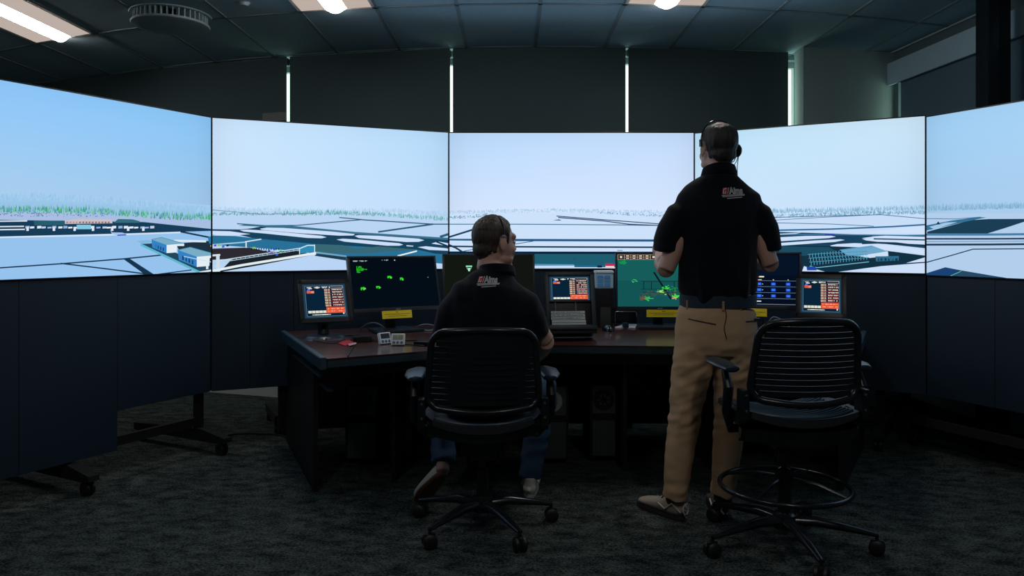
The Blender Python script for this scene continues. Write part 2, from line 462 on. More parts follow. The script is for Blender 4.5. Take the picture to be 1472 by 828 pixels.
# recessed ceiling lights
def lens_mat(name, col, st):
    m = bpy.data.materials.new(name); m.use_nodes = True; nt = m.node_tree; nt.nodes.clear()
    o = nt.nodes.new('ShaderNodeOutputMaterial'); e = nt.nodes.new('ShaderNodeEmission'); e.inputs[0].default_value = col; e.inputs[1].default_value = st
    nt.links.new(e.outputs[0], o.inputs[0]); return m
L_HOT = lens_mat('lit_lens', (1.0, .93, .88, 1), 21.0)
L_MID = lens_mat('lit_lens_soft', (1.0, .84, .74, 1), .5)
M_REFL = mat('fixture_enamel', (.75, .70, .66, 1), .4)
def troffer(x0, x1, base, lab, spot=False):
    xc = (x0+x1)/2; ya = rowY(xc, base)-1.02; yb = rowY(xc, base)-.02; sl = (rowY(x1, base)-rowY(x0, base))/(x1-x0)
    t = thing('ceiling_light', (xc, (ya+yb)/2, CEIL-.02), lab, 'ceiling light', 'recessed ceiling lights')
    def Q(u, v, z): return V((x0+(x1-x0)*u, ya+(yb-ya)*v+sl*((x1-x0)*(u-.5)), z))
    z = CEIL-.008
    bm = nb()
    e = .035
    for (u0, u1, v0, v1) in ((0, 1, 0, .02), (0, 1, .98, 1), (0, e, 0, 1), (1-e, 1, 0, 1)):
        quad(bm, [Q(u0, v0, z), Q(u1, v0, z), Q(u1, v1, z), Q(u0, v1, z)])
        quad(bm, [Q(u0, v0, z-.006), Q(u1, v0, z-.006), Q(u1, v1, z-.006), Q(u0, v1, z-.006)])
    obj('frame', bm, M_REFL, t, smooth=False)
    bm = nb()
    ns = 12
    zz = lambda u: CEIL-.009-.012*math.sin(math.pi*(u*2 % 1))
    for side in ((0.035, .36), (.64, .965)):
        us = [side[0]+(side[1]-side[0])*i/ns for i in range(ns+1)]
        for a, b in zip(us, us[1:]):
            quad(bm, [Q(a, .02, CEIL-.011), Q(a, .98, CEIL-.011), Q(b, .98, CEIL-.011), Q(b, .02, CEIL-.011)])
    obj('reflector', bm, L_MID if not spot else L_MID, t, smooth=False)
    bm = nb()
    us = [.36+.28*i/ns for i in range(ns+1)]
    for a, b in zip(us, us[1:]):
        za = CEIL-.012-.03*math.sin(math.pi*(a-.36)/.28); zb = CEIL-.012-.03*math.sin(math.pi*(b-.36)/.28)
        quad(bm, [Q(a, .03, za), Q(a, .97, za), Q(b, .97, zb), Q(b, .03, zb)])
    for v in (.03, .97):
        for a, b in zip(us, us[1:]):
            za = CEIL-.012-.03*math.sin(math.pi*(a-.36)/.28); zb = CEIL-.012-.03*math.sin(math.pi*(b-.36)/.28)
            quad(bm, [Q(a, v, CEIL-.011), Q(a, v, za), Q(b, v, zb), Q(b, v, CEIL-.011)])
    obj('diffuser', bm, L_HOT, t)
    return t
troffer(-3.52, -2.95, 4.75, 'lit rectangular ceiling light at far left, above the leftmost display')
troffer(-1.36, -.86, 4.75, 'lit ceiling light left of centre, only its far end in view')
troffer(.70, 1.20, 4.75, 'lit ceiling light above and left of the standing person, a sliver in view')
troffer(.70, 1.20, 1.65, 'lit ceiling light behind the two people')
troffer(-1.36, -.86, 1.65, 'lit ceiling light behind the seated person')

# round ceiling diffuser with fins
c = V((-2.22, 4.98, CEIL))
t = thing('ceiling_diffuser', c, 'round finned air diffuser hanging from the ceiling at upper left', 'air diffuser')
M_DIF = mat('diffuser_grey', (.42, .55, .60, 1), .6)
bm = nb(); lathe(bm, [(0, -.082), (.20, -.082), (.235, -.076), (.24, -.068), (.235, -.062), (0, -.060)], T(*c), 48); obj('disc', bm, M_DIF, t)
bm = nb(); lathe(bm, [(0, -.060), (.12, -.060), (.15, -.004), (0, -.004)], T(*c), 32); obj('core', bm, M_BLACKM, t)
bm = nb()
for k in range(40):
    box(bm, (.19, 0, -.034), (.07, .007, .054), T(*c) @ Rz(k*math.pi/20))
f = obj('fins', bm, M_DIF, t, smooth=False)
bm = nb(); lathe(bm, [(.245, -.010), (.25, -.002), (.17, -.002), (.17, -.010), (.245, -.010)], T(*c), 48); obj('collar', bm, M_DIF, t)
c = V((-1.66, 4.74, CEIL))
bm = nb(); lathe(bm, [(0, -.02), (.022, -.018), (.03, -.008), (.038, 0), (0, 0)], T(*c), 24)
t = obj('sprinkler_cap', bm, M_DIF); tag(t, 'small round sprinkler cap on the ceiling right of the round diffuser', 'sprinkler')
# ------------------------------------------------------------ the ring of big displays
PLN = {  # left point, right point, top z, bottom z, pixel quad for clipping
 1: ((-2.362-.469*.28, 3.53-.883*.28), (-1.801, 4.587), 2.007, 1.073),
 2: ((-1.801, 4.587), (-.430, 5.2), 2.007, 1.073),
 3: ((-.430, 5.2), (1.239, 5.2), 2.006, 1.072),
 4: ((1.239, 5.2), (2.426, 4.486), 2.001, 1.067),
 5: ((2.426, 4.486), (2.975, 3.31), 1.993, 1.058)}
DLAB = {1: 'large landscape display at far left showing buildings, green trees and a plane',
        2: 'large display second from left, showing hangar frames and taxiways',
        3: 'large middle display showing snow-pale airfield behind the seated person',
        4: 'large display second from right, behind the standing person',
        5: 'large display at far right, next to the black column'}
def pxof(x, y, z): return (736+F*x/y, 352-F*(z-HC)/y)
def c4(*p): return [(x/4.358, 240+y/4.358) for x, y in p]
def c5(*p): return [(300+x/3.942, 270+y/3.942) for x, y in p]
def c6(*p): return [(640+x/3.942, 270+y/3.942) for x, y in p]
def c7(*p): return [(1060+x/3.573, 270+y/3.573) for x, y in p]

def draw(cv, n):
    DK = (22, 52, 78); DK2 = (24, 62, 90); TEAL = (52, 118, 158); TEAL2 = (60, 105, 118)
    # ground colours
    g1, g2, g3 = ((150, 195, 238), (186, 213, 244), (204, 225, 250))
    if n == 1:
        cv.poly(c4((-600, 300), (480, 285), (1340, 300), (1340, 900), (-600, 900)), g1)
        pass
        for i in range(8):
            f_ = i/8; y0_ = 280+i*1.7; cc_ = tuple(int(a*(1-f_)+b*f_) for a, b in zip((165, 205, 240), (150, 196, 228)))
            cv.poly([(-110, y0_), (60, y0_), (160, y0_+5), (304, y0_+15), (304, 318), (160, 312), (60, 306), (-110, 303)], cc_)
        cv.poly(c4((-600, 284), (100, 282), (500, 290), (700, 300), (1340, 335), (1340, 395), (900, 348), (-600, 330)), (168, 190, 226))
        forest(cv, [(-40, 284), (60, 285), (140, 289), (220, 297), (304, 303)], 9, 9, [(150, 196, 232), (165, 205, 238)], 500, 1)
        forest(cv, [(-40, 303), (60, 303), (140, 305), (220, 311), (260, 313), (304, 313)], 9, 8, [(70, 170, 120), (110, 200, 130), (60, 140, 150), (130, 180, 200), (90, 160, 190)], 700, .8)
        for _ in range(140):
            x = random.uniform(-30, 160); y = 309+random.uniform(-3, 2.5)+max(0, x-100)*.02
            cv.poly([(x, y), (x+random.uniform(1, 3), y), (x+1, y-1.2)], (70, 110, 150), False)
        cv.poly(c4((-600, 322), (900, 345), (1340, 390), (1340, 402), (1130, 408), (0, 436), (-600, 450)), (22, 60, 88))
        cv.line(c4((-600, 345), (0, 340), (170, 338)), 2, (205, 218, 235))
        cv.line(c4((-600, 378), (0, 374), (150, 372)), 1.8, (215, 228, 240))
        cv.line(c4((-600, 396), (0, 393), (155, 391)), 1.8, (215, 228, 240))
        cv.poly(c4((210, 336), (400, 336), (410, 366), (215, 366)), (38, 92, 108))
        cv.poly(c4((405, 337), (480, 325), (700, 328), (705, 353), (407, 357)), (205, 190, 195))
        for i in range(14):
            x = 415+i*20; cv.poly(c4((x, 343), (x+12, 342), (x+12, 352), (x, 353)), (120, 90, 110), False)
        cv.poly(c4((740, 326), (830, 328), (875, 340), (875, 350), (710, 350)), (52, 108, 122))
        for i in range(24):
            x = 160+i*34+random.uniform(-6, 6); h = random.choice((8, 14, 24))
            cv.poly(c4((x, 378-h/3), (x+26, 377-h/3), (x+26, 384), (x, 386)), random.choice(((190, 205, 235), (150, 180, 225), (225, 235, 245))), False)
        for x in (165, 330, 460, 575, 695, 795, 890):
            cv.poly(c4((x, 375), (x+15, 375), (x+15, 400), (x, 401)), (225, 232, 245), False)
        cv.poly(c4((480, 362), (570, 362), (570, 390), (480, 390)), (130, 200, 225))
        cv.line(c4((-600, 462), (0, 441), (690, 425), (1130, 410)), 2.2, (212, 228, 245))
        cv.poly(c4((690, 392), (702, 410), (765, 411), (792, 420), (785, 428), (745, 431), (700, 420)), (170, 195, 235))
        cv.line(c4((735, 428), (790, 425)), 1.6, (50, 80, 200))
        cv.poly(c4((1130, 406), (1340, 400), (1340, 450), (1260, 440)), g1)
        cv.line(c4((1130, 405), (1230, 425), (1345, 448)), 2.4, DK)
        cv.line(c4((-600, 655), (0, 632), (400, 605), (780, 575), (1010, 552)), 1.9, DK)
        cv.line(c4((380, 604), (640, 635), (930, 672)), 1.9, DK)
        cv.poly(c4((770, 575), (810, 573), (975, 680), (915, 680)), DK)
        cv.line(c4((930, 680), (1200, 645)), 1.6, DK)
        cv.poly(c4((860, 462), (930, 458), (960, 470), (880, 480)), (125, 185, 220))
        cv.poly(c4((880, 482), (960, 478), (1345, 640), (1345, 665), (1250, 665)), (35, 70, 92))
        cv.line(c4((880, 486), (1250, 660)), 3.2, (92, 182, 208))
        cv.poly(c4((1100, 480), (1345, 460), (1345, 640), (1150, 580)), (30, 48, 66))
        cv.line(c4((1090, 462), (1290, 466)), 3, (215, 232, 240))
        def hangar(ax, ay, s):
            q = lambda *p: c4(*[(ax+x*s, ay+y*s) for x, y in p])
            cv.poly(q((0, 0), (95, 32), (95, 85), (5, 50)), (52, 130, 198))
            for i in range(4): cv.poly(q((22+i*16, 28+i*7), (30+i*16, 31+i*7), (30+i*16, 52+i*7), (22+i*16, 49+i*7)), (18, 50, 96), False)
            cv.poly(q((95, 32), (205, 25), (205, 40), (160, 40), (158, 80), (95, 85)), (228, 238, 244))
            cv.poly(q((0, 0), (62, -14), (205, 25), (95, 34)), (122, 172, 198))
            cv.line(q((0, 0), (62, -14), (205, 25)), .8, (60, 140, 170))
        hangar(948, 455, 1.0); hangar(1113, 520, 1.25)
        cv.line(c4((1150, 560), (1345, 600)), 1, (200, 225, 235)); cv.line(c4((1250, 660), (1345, 645)), 2.5, (225, 235, 240))
        cv.poly(c4((1300, 440), (1345, 425), (1345, 490), (1310, 480)), (45, 120, 165))
        for i in range(8):
            x = 1318+i*3; cv.poly(c4((x, 490), (x+4, 490), (x+4, 500), (x, 500)), random.choice(((90, 220, 60), (150, 90, 220), (240, 220, 90))), False)
        for x in (1290, 1360): cv.poly(c4((x, 570), (x+14, 570), (x+14, 640), (x, 640)), (225, 235, 240))
    if n == 2:
        cv.poly(c5((-20, 120), (1430, 160), (1430, 520), (-20, 520)), g2)
        forest(cv, [(304, 301), (350, 303), (400, 303), (450, 305), (560, 304), (645, 309)], 5, 6, [(170, 205, 235), (185, 214, 242)], 600, 1)
        forest(cv, [(304, 308), (380, 308), (410, 308)], 3.5, 4, [(120, 180, 190), (100, 160, 170)], 120, 1)
        forest(cv, [(408, 308), (480, 307), (520, 308), (560, 310), (645, 316)], 6, 5, [(110, 175, 180), (130, 190, 190), (90, 150, 165), (150, 205, 220)], 460, .8)
        for k, (p, w_) in enumerate([([(20, 125), (300, 150), (600, 145)], .6), ([(160, 203), (320, 214), (500, 213), (870, 180), (740, 168)], 1.4), ([(870, 181), (1270, 206), (1360, 206)], 1.6), ([(960, 250), (1270, 206)], 2.4), ([(1310, 278), (1430, 240)], 3.5)]):
            cv.line(c5(*p), w_, (42, 92, 120))
        cv.poly(c5((-10, 234), (180, 236), (250, 228), (330, 212), (830, 250), (1430, 290), (1430, 385), (1180, 385), (900, 350), (600, 325), (250, 285), (150, 262), (-10, 270)), (24, 66, 92))
        cv.poly(c5((200, 208), (480, 216), (830, 250), (1430, 288), (1430, 300), (830, 262), (400, 225), (170, 214)), (58, 112, 140))
        for isl in ([(175, 240), (215, 236), (340, 243), (640, 272), (668, 280), (640, 286), (560, 284), (330, 260), (200, 248)],
                    [(290, 232), (330, 225), (420, 227), (700, 248), (828, 262), (820, 270), (740, 271), (500, 256), (300, 238)],
                    [(724, 293), (760, 288), (860, 294), (1080, 314), (1102, 322), (1080, 328), (1010, 328), (770, 305)],
                    [(826, 272), (850, 268), (960, 272), (1190, 288), (1222, 297), (1190, 306), (1120, 307), (850, 284)],
                    [(1184, 336), (1230, 331), (1340, 342), (1400, 352), (1370, 357), (1250, 352)],
                    [(1262, 316), (1300, 304), (1430, 326), (1345, 328)],
                    [(-10, 243), (120, 246), (236, 262), (170, 268), (90, 270), (-10, 264)],
                    [(1120, 325), (1160, 328), (1158, 333), (1122, 331)]):
            cv.poly(c5(*isl), (205, 224, 250))
        cv.poly(c5((-10, 270), (150, 273), (300, 290), (600, 318), (1180, 350), (1280, 372), (1430, 385), (1430, 470), (1180, 400), (780, 400), (600, 372), (400, 350), (-10, 320)), (40, 112, 152))
        cv.poly(c5((600, 318), (760, 325), (830, 345), (960, 332), (1180, 350), (850, 372), (610, 366)), (56, 104, 116))
        cv.line(c5((608, 366), (780, 388)), 2.2, (120, 165, 190))
        cv.poly(c5((610, 374), (780, 392), (780, 412), (600, 385)), (30, 58, 76))
        cv.poly(c5((-10, 345), (230, 338), (340, 362), (140, 402), (-10, 410)), (44, 42, 48))
        cv.poly(c5((330, 362), (480, 355), (600, 378), (300, 436), (60, 478), (130, 405)), (26, 34, 42))
        cv.line(c5((-10, 325), (205, 308)), 1.8, (160, 205, 225)); cv.line(c5((205, 306), (298, 291)), 1.5, (225, 235, 245))
        cv.line(c5((212, 308), (212, 340)), 1.8, (215, 230, 240))
        cv.line(c5((-20, 480), (180, 440), (608, 370)), 3.4, (228, 238, 242))
        cv.line(c5((60, 412), (300, 375), (515, 342)), 1.2, (200, 222, 235)); cv.line(c5((70, 422), (300, 385), (515, 352)), .9, (180, 205, 222))
        for i in range(18):
            x = 80+i*25; y = 409-i*3.85; cv.line(c5((x, y), (x+3, y+12)), .7, (190, 215, 230), False)
        cv.line(c5((515, 344), (560, 326), (600, 326)), 1.6, (200, 228, 240)); cv.line(c5((600, 322), (600, 366)), 1.2, (225, 238, 245)); cv.line(c5((515, 342), (515, 376)), 1.2, (225, 238, 245))
        cv.poly(c5((520, 345), (560, 332), (594, 332), (594, 362), (520, 372)), (46, 140, 180))
        cv.line(c5((10, 384), (65, 380)), 2.6, (215, 232, 238)); cv.line(c5((52, 380), (52, 458)), 5, (205, 222, 232)); cv.line(c5((-10, 440), (45, 428)), 1.6, (180, 208, 222))
        for (x, y) in ((30, 328), (50, 326), (75, 335), (100, 328), (315, 362), (335, 358), (350, 372), (380, 380), (400, 362), (250, 342), (365, 350)):
            cv.poly(c5((x, y-6), (x+14, y-8), (x+14, y+3), (x, y+5)), random.choice(((120, 210, 60), (60, 90, 210), (110, 70, 190), (60, 170, 90), (20, 40, 70))), False)
        for i in range(12):
            x = 240+i*14; cv.poly(c5((x, 342), (x+5, 342), (x+5, 352), (x, 352)), (12, 26, 48), False)
        cv.poly(c5((540, 395), (700, 410), (780, 424), (780, 485), (130, 485), (330, 440)), (185, 212, 245))
        cv.line(c5((1070, 386), (1180, 358)), 2, (232, 240, 246)); cv.poly(c5((1270, 425), (1430, 440), (1430, 480), (1270, 460)), (190, 215, 245))
        cv.line(c5((1290, 305), (1430, 362)), 2.4, DK)
    if n == 3:
        cv.poly(c6((-10, 140), (1430, 140), (1430, 500), (-10, 500)), g3)
        forest(cv, [(644, 306), (720, 304), (800, 303), (900, 305), (998, 307)], 3.2, 5, [(178, 208, 238), (190, 216, 243), (165, 200, 232)], 700, 1)
        forest(cv, [(644, 314), (690, 311), (700, 309)], 3, 4, [(130, 170, 195), (110, 160, 180)], 70, 1)
        forest(cv, [(860, 306), (930, 310), (998, 312)], 3, 3, [(110, 155, 190), (140, 180, 210)], 110, 1)
        cv.line(c6((20, 206), (400, 206), (980, 210), (1240, 214)), 1.2, (48, 108, 140))
        cv.line(c6((630, 160), (860, 178), (1220, 205)), 1.3, (30, 66, 104)); cv.line(c6((640, 168), (900, 188), (1040, 206), (1220, 214)), 1.4, (30, 66, 104))
        cv.poly(c6((610, 184), (645, 178), (660, 186)), (60, 110, 150))
        cv.line(c6((-20, 292), (160, 236), (300, 195)), 2.6, (26, 62, 92))
        cv.poly(c6((-10, 288), (400, 289), (1430, 293), (1430, 306), (400, 302), (-10, 298)), (34, 84, 128))
        cv.line(c6((-10, 290), (400, 290), (1430, 294)), .6, (90, 130, 165)); 
        cv.line(c6((-10, 331), (160, 333), (1430, 338)), 2.3, (24, 50, 76))
        cv.line(c6((-20, 306), (60, 340), (100, 365)), 2.6, (24, 50, 76)); cv.line(c6((400, 318), (500, 302)), 1.1, (60, 100, 130)); cv.line(c6((90, 362), (180, 345)), 1.2, (60, 100, 130))
        cv.line(c6((975, 355), (1005, 355)), .9, (60, 90, 110))
        cv.poly(c6((-10, 360), (1430, 362), (1430, 376), (-10, 374)), (14, 38, 62))
        cv.poly(c6((-10, 374), (1430, 376), (1430, 450), (-10, 450)), (30, 92, 112))
        for x, y in ((733, 402), (828, 402), (880, 405), (925, 402), (1050, 402), (1150, 404)):
            cv.poly(c6((x-8, y+3), (x, y-5), (x+8, y+3)), (14, 50, 76), False)
        cv.line(c6((500, 434), (730, 436)), 1.1, (90, 160, 210)); cv.line(c6((500, 447), (732, 447)), 3.4, (196, 218, 240))
        cv.poly(c6((-10, 458), (1430, 454), (1430, 480), (-10, 480)), (18, 34, 48))
        cv.line(c6((735, 443), (910, 443)), 1.2, (36, 110, 150)); cv.poly(c6((862, 440), (888, 440), (888, 452), (862, 452)), (16, 30, 60))
        cv.poly(c6((908, 430), (958, 430), (958, 444), (908, 444)), (214, 28, 80)); cv.poly(c6((908, 443), (958, 443), (958, 456), (908, 456)), (224, 218, 224))
        for i in range(5): cv.poly(c6((912+i*10, 450), (916+i*10, 450), (916+i*10, 460), (912+i*10, 460)), (120, 110, 130), False)
    if n == 4:
        cv.poly(c7((-250, 132), (980, 132), (980, 500), (-250, 500)), (200, 222, 248))
        forest(cv, [(998, 306), (1060, 305), (1115, 305), (1200, 304), (1331, 300)], 7, 4.5, [(140, 185, 215), (160, 200, 228), (125, 170, 200), (178, 212, 236)], 900, .8)
        forest(cv, [(1110, 312), (1180, 309), (1260, 307), (1331, 306)], 4, 5, [(110, 160, 190), (130, 180, 205)], 420, .8)
        for p, w_, c in (([(-250, 160), (190, 152), (740, 138), (980, 160)], 1, (60, 110, 150)), ([(-250, 175), (200, 180), (480, 186), (700, 197)], .9, (50, 96, 140)), ([(190, 166), (430, 152), (740, 137)], .8, (60, 110, 150)),
                         ([(-250, 225), (200, 218), (480, 212), (800, 199), (980, 188)], 2.2, (44, 104, 150))):
            cv.line(c7(*p), w_, c)
        cv.poly(c7((-250, 238), (210, 226), (400, 232), (560, 237), (700, 243), (980, 240), (980, 252), (700, 250), (640, 258), (980, 300), (980, 312), (700, 282), (560, 300), (-250, 330)), (26, 66, 94))
        cv.line(c7((200, 240), (500, 240), (980, 245)), 1.4, (60, 120, 165)); cv.line(c7((450, 240), (500, 240)), 1.6, (50, 70, 200))
        for isl in ([(-250, 252), (210, 236), (330, 230), (300, 236), (-250, 262)], [(-250, 276), (210, 254), (350, 247), (480, 246), (506, 251), (470, 258), (210, 275), (-250, 292)],
                    [(-250, 310), (210, 284), (400, 270), (530, 264), (552, 268), (500, 278), (210, 298), (-250, 325)],
                    [(476, 297), (510, 289), (600, 284), (720, 288), (980, 322), (980, 343), (720, 312), (560, 300), (490, 304)],
                    [(640, 262), (700, 260), (980, 272), (980, 284), (720, 277), (660, 270)], [(690, 250), (760, 246), (980, 252), (980, 262), (720, 256)],
                    [(640, 232), (720, 222), (860, 205), (980, 192), (980, 235), (820, 232)]):
            cv.poly(c7(*isl), (206, 226, 250))
        cv.line(c7((700, 262), (980, 268)), 1.8, DK); cv.line(c7((640, 286), (720, 283), (980, 296)), 2, DK)
        cv.poly(c7((-250, 350), (215, 300), (330, 296), (480, 300), (620, 305), (980, 350), (980, 384), (740, 402), (480, 437), (340, 440), (-250, 440)), (18, 48, 66))
        cv.poly(c7((215, 300), (470, 305), (520, 330), (330, 350), (215, 330)), (28, 76, 98))
        cv.poly(c7((525, 318), (690, 296), (775, 328), (775, 350), (620, 352), (560, 345)), (110, 165, 200))
        cv.line(c7((525, 320), (690, 302)), .8, (60, 150, 200)); cv.poly(c7((620, 350), (772, 326), (776, 350), (680, 360)), (205, 224, 244))
        for r in range(3):
            for i in range(20):
                x = 378+i*15-r*4; y = 398-i*1.6-r*20
                cv.poly(c7((x, y-18), (x+3, y-20), (x+3, y), (x, y+2)), (90, 165, 195), False)
            cv.line(c7((370-r*4, 382-r*20), (675-r*4, 358-r*16)), .8, (70, 150, 185))
        cv.line(c7((372, 402), (410, 410), (676, 380)), 1, (120, 190, 215))
        cv.poly(c7((708, 352), (830, 350), (828, 374), (712, 378)), (46, 110, 140)); 
        for i in range(6): cv.poly(c7((716+i*19, 362), (728+i*19, 361), (728+i*19, 374), (716+i*19, 375)), (14, 40, 60), False)
        cv.poly(c7((330, 436), (342, 402), (470, 436)), (206, 224, 248)); cv.poly(c7((355, 405), (400, 404), (408, 424), (358, 424)), (32, 70, 170))
        cv.poly(c7((560, 440), (740, 404), (980, 384), (980, 460), (570, 460)), (204, 222, 248))
        cv.poly(c7((860, 388), (980, 352), (980, 385), (880, 390)), (204, 222, 248))
        cv.line(c7((850, 390), (975, 382)), 1.6, DK)
    if n == 5:
        cv.poly(c7((960, 130), (1900, 130), (1900, 560), (960, 560)), (178, 206, 236))
        forest(cv, [(1331, 302), (1400, 300), (1480, 298), (1600, 296)], 10, 4, [(132, 178, 212), (120, 165, 200), (150, 192, 222), (165, 202, 230)], 1200, .7)
        cv.poly(c7((975, 225), (1200, 166), (1290, 160), (1900, 158), (1480, 172), (1380, 205), (1280, 236), (975, 242)), (28, 62, 84))
        cv.line(c7((960, 158), (1120, 160), (1250, 150)), .9, (60, 110, 150)); cv.poly(c7((960, 195), (1100, 168), (1240, 150), (1280, 152), (1180, 172), (960, 222)), (52, 112, 150))
        cv.poly(c7((985, 200), (1070, 178), (1130, 176), (1010, 212)), (160, 200, 232))
        cv.poly(c7((1020, 188), (1032, 172), (1042, 188)), (20, 50, 76))
        cv.line(c7((960, 240), (1280, 240), (1900, 234)), 3.2, (74, 126, 165))
        cv.line(c7((960, 262), (1300, 262), (1900, 258)), 2.2, DK); cv.line(c7((960, 292), (1300, 291), (1900, 286)), 2.8, DK)
        cv.line(c7((960, 277), (1900, 272)), .7, (60, 110, 145))
        cv.line(c7((960, 386), (1100, 347), (1210, 315), (1900, 310)), 1.5, (30, 56, 80))
        cv.poly(c7((960, 442), (1068, 408), (1150, 424), (1424, 470), (1300, 475), (960, 460)), (26, 66, 116))
        cv.poly(c7((1150, 424), (1424, 470), (1380, 476), (1100, 455)), (40, 72, 100)); cv.line(c7((1095, 452), (1150, 428)), .9, (90, 190, 150))

def forest(cv, pts, h, dens, cols, n, w):
    cv.step()
    for _ in range(n):
        t = random.random()*(pts[-1][0]-pts[0][0])+pts[0][0]
        for a, b in zip(pts, pts[1:]):
            if a[0] <= t <= b[0]: y = a[1]+(b[1]-a[1])*(t-a[0])/(b[0]-a[0]); break
        y += random.uniform(-dens, dens)*.45; hh = h*random.uniform(.35, .9); ww = random.uniform(.5, 1.4)*w
        c = random.choice(cols)
        cv.poly([(t-ww, y), (t, y-hh), (t+ww, y)], c, False)

# sky and ground haze on each display: corner colours top-left, top-right, horizon-left, horizon-right
SKY = {1: ((142, 200, 252), (140, 200, 248), (172, 208, 238), (162, 200, 235)),
       2: ((205, 231, 255), (182, 221, 253), (206, 230, 254), (194, 221, 251)),
       3: ((188, 219, 254), (198, 222, 255), (212, 230, 255), (214, 231, 255)),
       4: ((190, 228, 252), (206, 232, 250), (210, 230, 252), (192, 222, 250)),
       5: ((160, 208, 246), (176, 216, 248), (168, 204, 236), (172, 206, 238))}
HOR = {1: 292, 2: 300, 3: 300, 4: 300, 5: 298}
displays = {}
for n, (A, B, zt, zb) in PLN.items():
    A = V((A[0], A[1], 0)); B = V((B[0], B[1], 0)); L = (B-A).length; d = (B-A).normalized(); nr = V((d.y, -d.x, 0))
    mid = (A+B)/2
    t = thing('video_display', (mid.x, mid.y, 0), DLAB[n], 'display screen', 'ring of large displays', rotz=math.atan2(d.y, d.x))
    displays[n] = t
    M = T(A.x, A.y, 0) @ Rz(math.atan2(d.y, d.x))   # local x along screen, -y to the room
    g = .0055
    # casing with a thin bezel
    bm = nb(); box(bm, (L/2, .028, (zt+zb)/2), (L-.002, .05, zt-zb+.004), M, bevel=.003)
    obj('casing', bm, M_BLACK, t)
    # picture
    o = A+nr*.0005
    def fn(px, py, o=o, nr=nr):
        r = V(((px-736)/F, 1, (352-py)/F)); c0 = V((0, 0, HC))
        tt = (o-c0).dot(nr)/r.dot(nr); return c0+r*tt
    a2 = A+d*g; b2 = B-d*g
    q = [pxof(a2.x, a2.y, zt-.006), pxof(b2.x, b2.y, zt-.006), pxof(b2.x, b2.y, zb+.006), pxof(a2.x, a2.y, zb+.006)]
    cv = Canvas(fn, nr, q)
    NX, NY = 14, 10
    tl, tr, hl, hr = [S(*c) for c in SKY[n]]
    hz = HC-(HOR[n]-352)/F*mid.y
    zs = [zt-.006-(zt-.006-hz)*j/NY for j in range(NY+1)]+[zb+.006]
    lay = cv.col
    def colr(u, j):
        v = min(1, j/NY); v = v**1.2
        e = min(u, 1-u); k = 1-.10*math.exp(-e*16)-.06*math.exp(-v*12) # panel edge falloff
        return tuple(((tl[i]*(1-u)+tr[i]*u)*(1-v)+(hl[i]*(1-u)+hr[i]*u)*v)*k for i in range(3))+(1,)
    gv = [[cv.bm.verts.new(a2+(b2-a2)*(i/NX)+nr*.0005+V((0, 0, zs[j]))) for i in range(NX+1)] for j in range(NY+2)]
    for j in range(NY+1):
        for i in range(NX):
            f = cv.bm.faces.new((gv[j][i], gv[j+1][i], gv[j+1][i+1], gv[j][i+1]))
            for l, (ii, jj) in zip(f.loops, ((i, j), (i, j+1), (i+1, j+1), (i+1, j))): l[lay] = colr(ii/NX, jj)
    draw(cv, n)
    cv.finish('screen', t)
    # apron panels under the display, two faint seams
    bm = nb()
    cuts = {1: [.37, .875], 2: [.22, .48], 3: [.55, 1.1], 4: [.45, .9], 5: [.4, .85]}[n]
    ed = [0]+cuts+[L]
    for i in range(3):
        w0 = ed[i]+.001; w1 = ed[i+1]-.001; bt = .15 if n == 1 and i < 2 else .36
        box(bm, ((w0+w1)/2, .02, (zb-.006+bt)/2), (w1-w0, .018, zb-.006-bt), M, bevel=.0015)
    box(bm, (L/2, .045, (.36+zb+.06)/2), (L+.012, .012, zb+.06-.36), M)
    obj('apron_panel', bm, M_APRON, t, smooth=False)
    # rolling cart
    feet = {1: (.63, L-.02), 2: (.42, 1.2), 3: (.45, L-.45), 4: (.3, L-.25), 5: (-.2, .75)}[n]; yo = {1: 0, 2: .40, 3: .1, 4: .1, 5: .28}[n]
    for x in feet:
        bm = nb(); box(bm, (x, .09, .55), (.05, .035, .95), M, bevel=.004); obj('upright', bm, M_BLACKM, t)
        bm = nb(); 
        prism(bm, [(yo-.16, .078), (yo-.14, .070), (.63+yo*.3, .070), (.65+yo*.3, .078), (.65+yo*.3, .115), (.16+yo*.3, .14), (.02+yo*.4, .14), (yo-.16, .105)], x-.028, x+.028, M=M @ Matrix(((0, 0, 1, 0), (1, 0, 0, 0), (0, 1, 0, 0), (0, 0, 0, 1))))
        ft = obj('foot', bm, M_BLACKM, t)
        for yy in (yo-.11, .60+yo*.3):
            bm = nb()
            for s_ in (-1, 1):
                lathe(bm, [(0, -.009), (.03, -.009), (.035, -.005), (.035, .005), (.03, .009), (0, .009)], M @ T(x+s_*.014, yy, .035) @ Ry(math.pi/2), 20)
            box(bm, (x, yy, .062), (.022, .03, .025), M)
            obj('caster', bm, M_RUBBER, ft)
    bm = nb(); box(bm, ((feet[0]+feet[1])/2, .09, .18), (feet[1]-feet[0], .03, .05), M); obj('crossbar', bm, M_BLACKM, t)
    bm = nb(); box(bm, ((feet[0]+feet[1])/2, .075, 1.5), (feet[1]-feet[0]+.1, .03, .08), M)
    for x in feet: box(bm, (x, .09, 1.3), (.05, .035, .6), M)
    obj('mounting_bracket', bm, M_BLACKM, t)
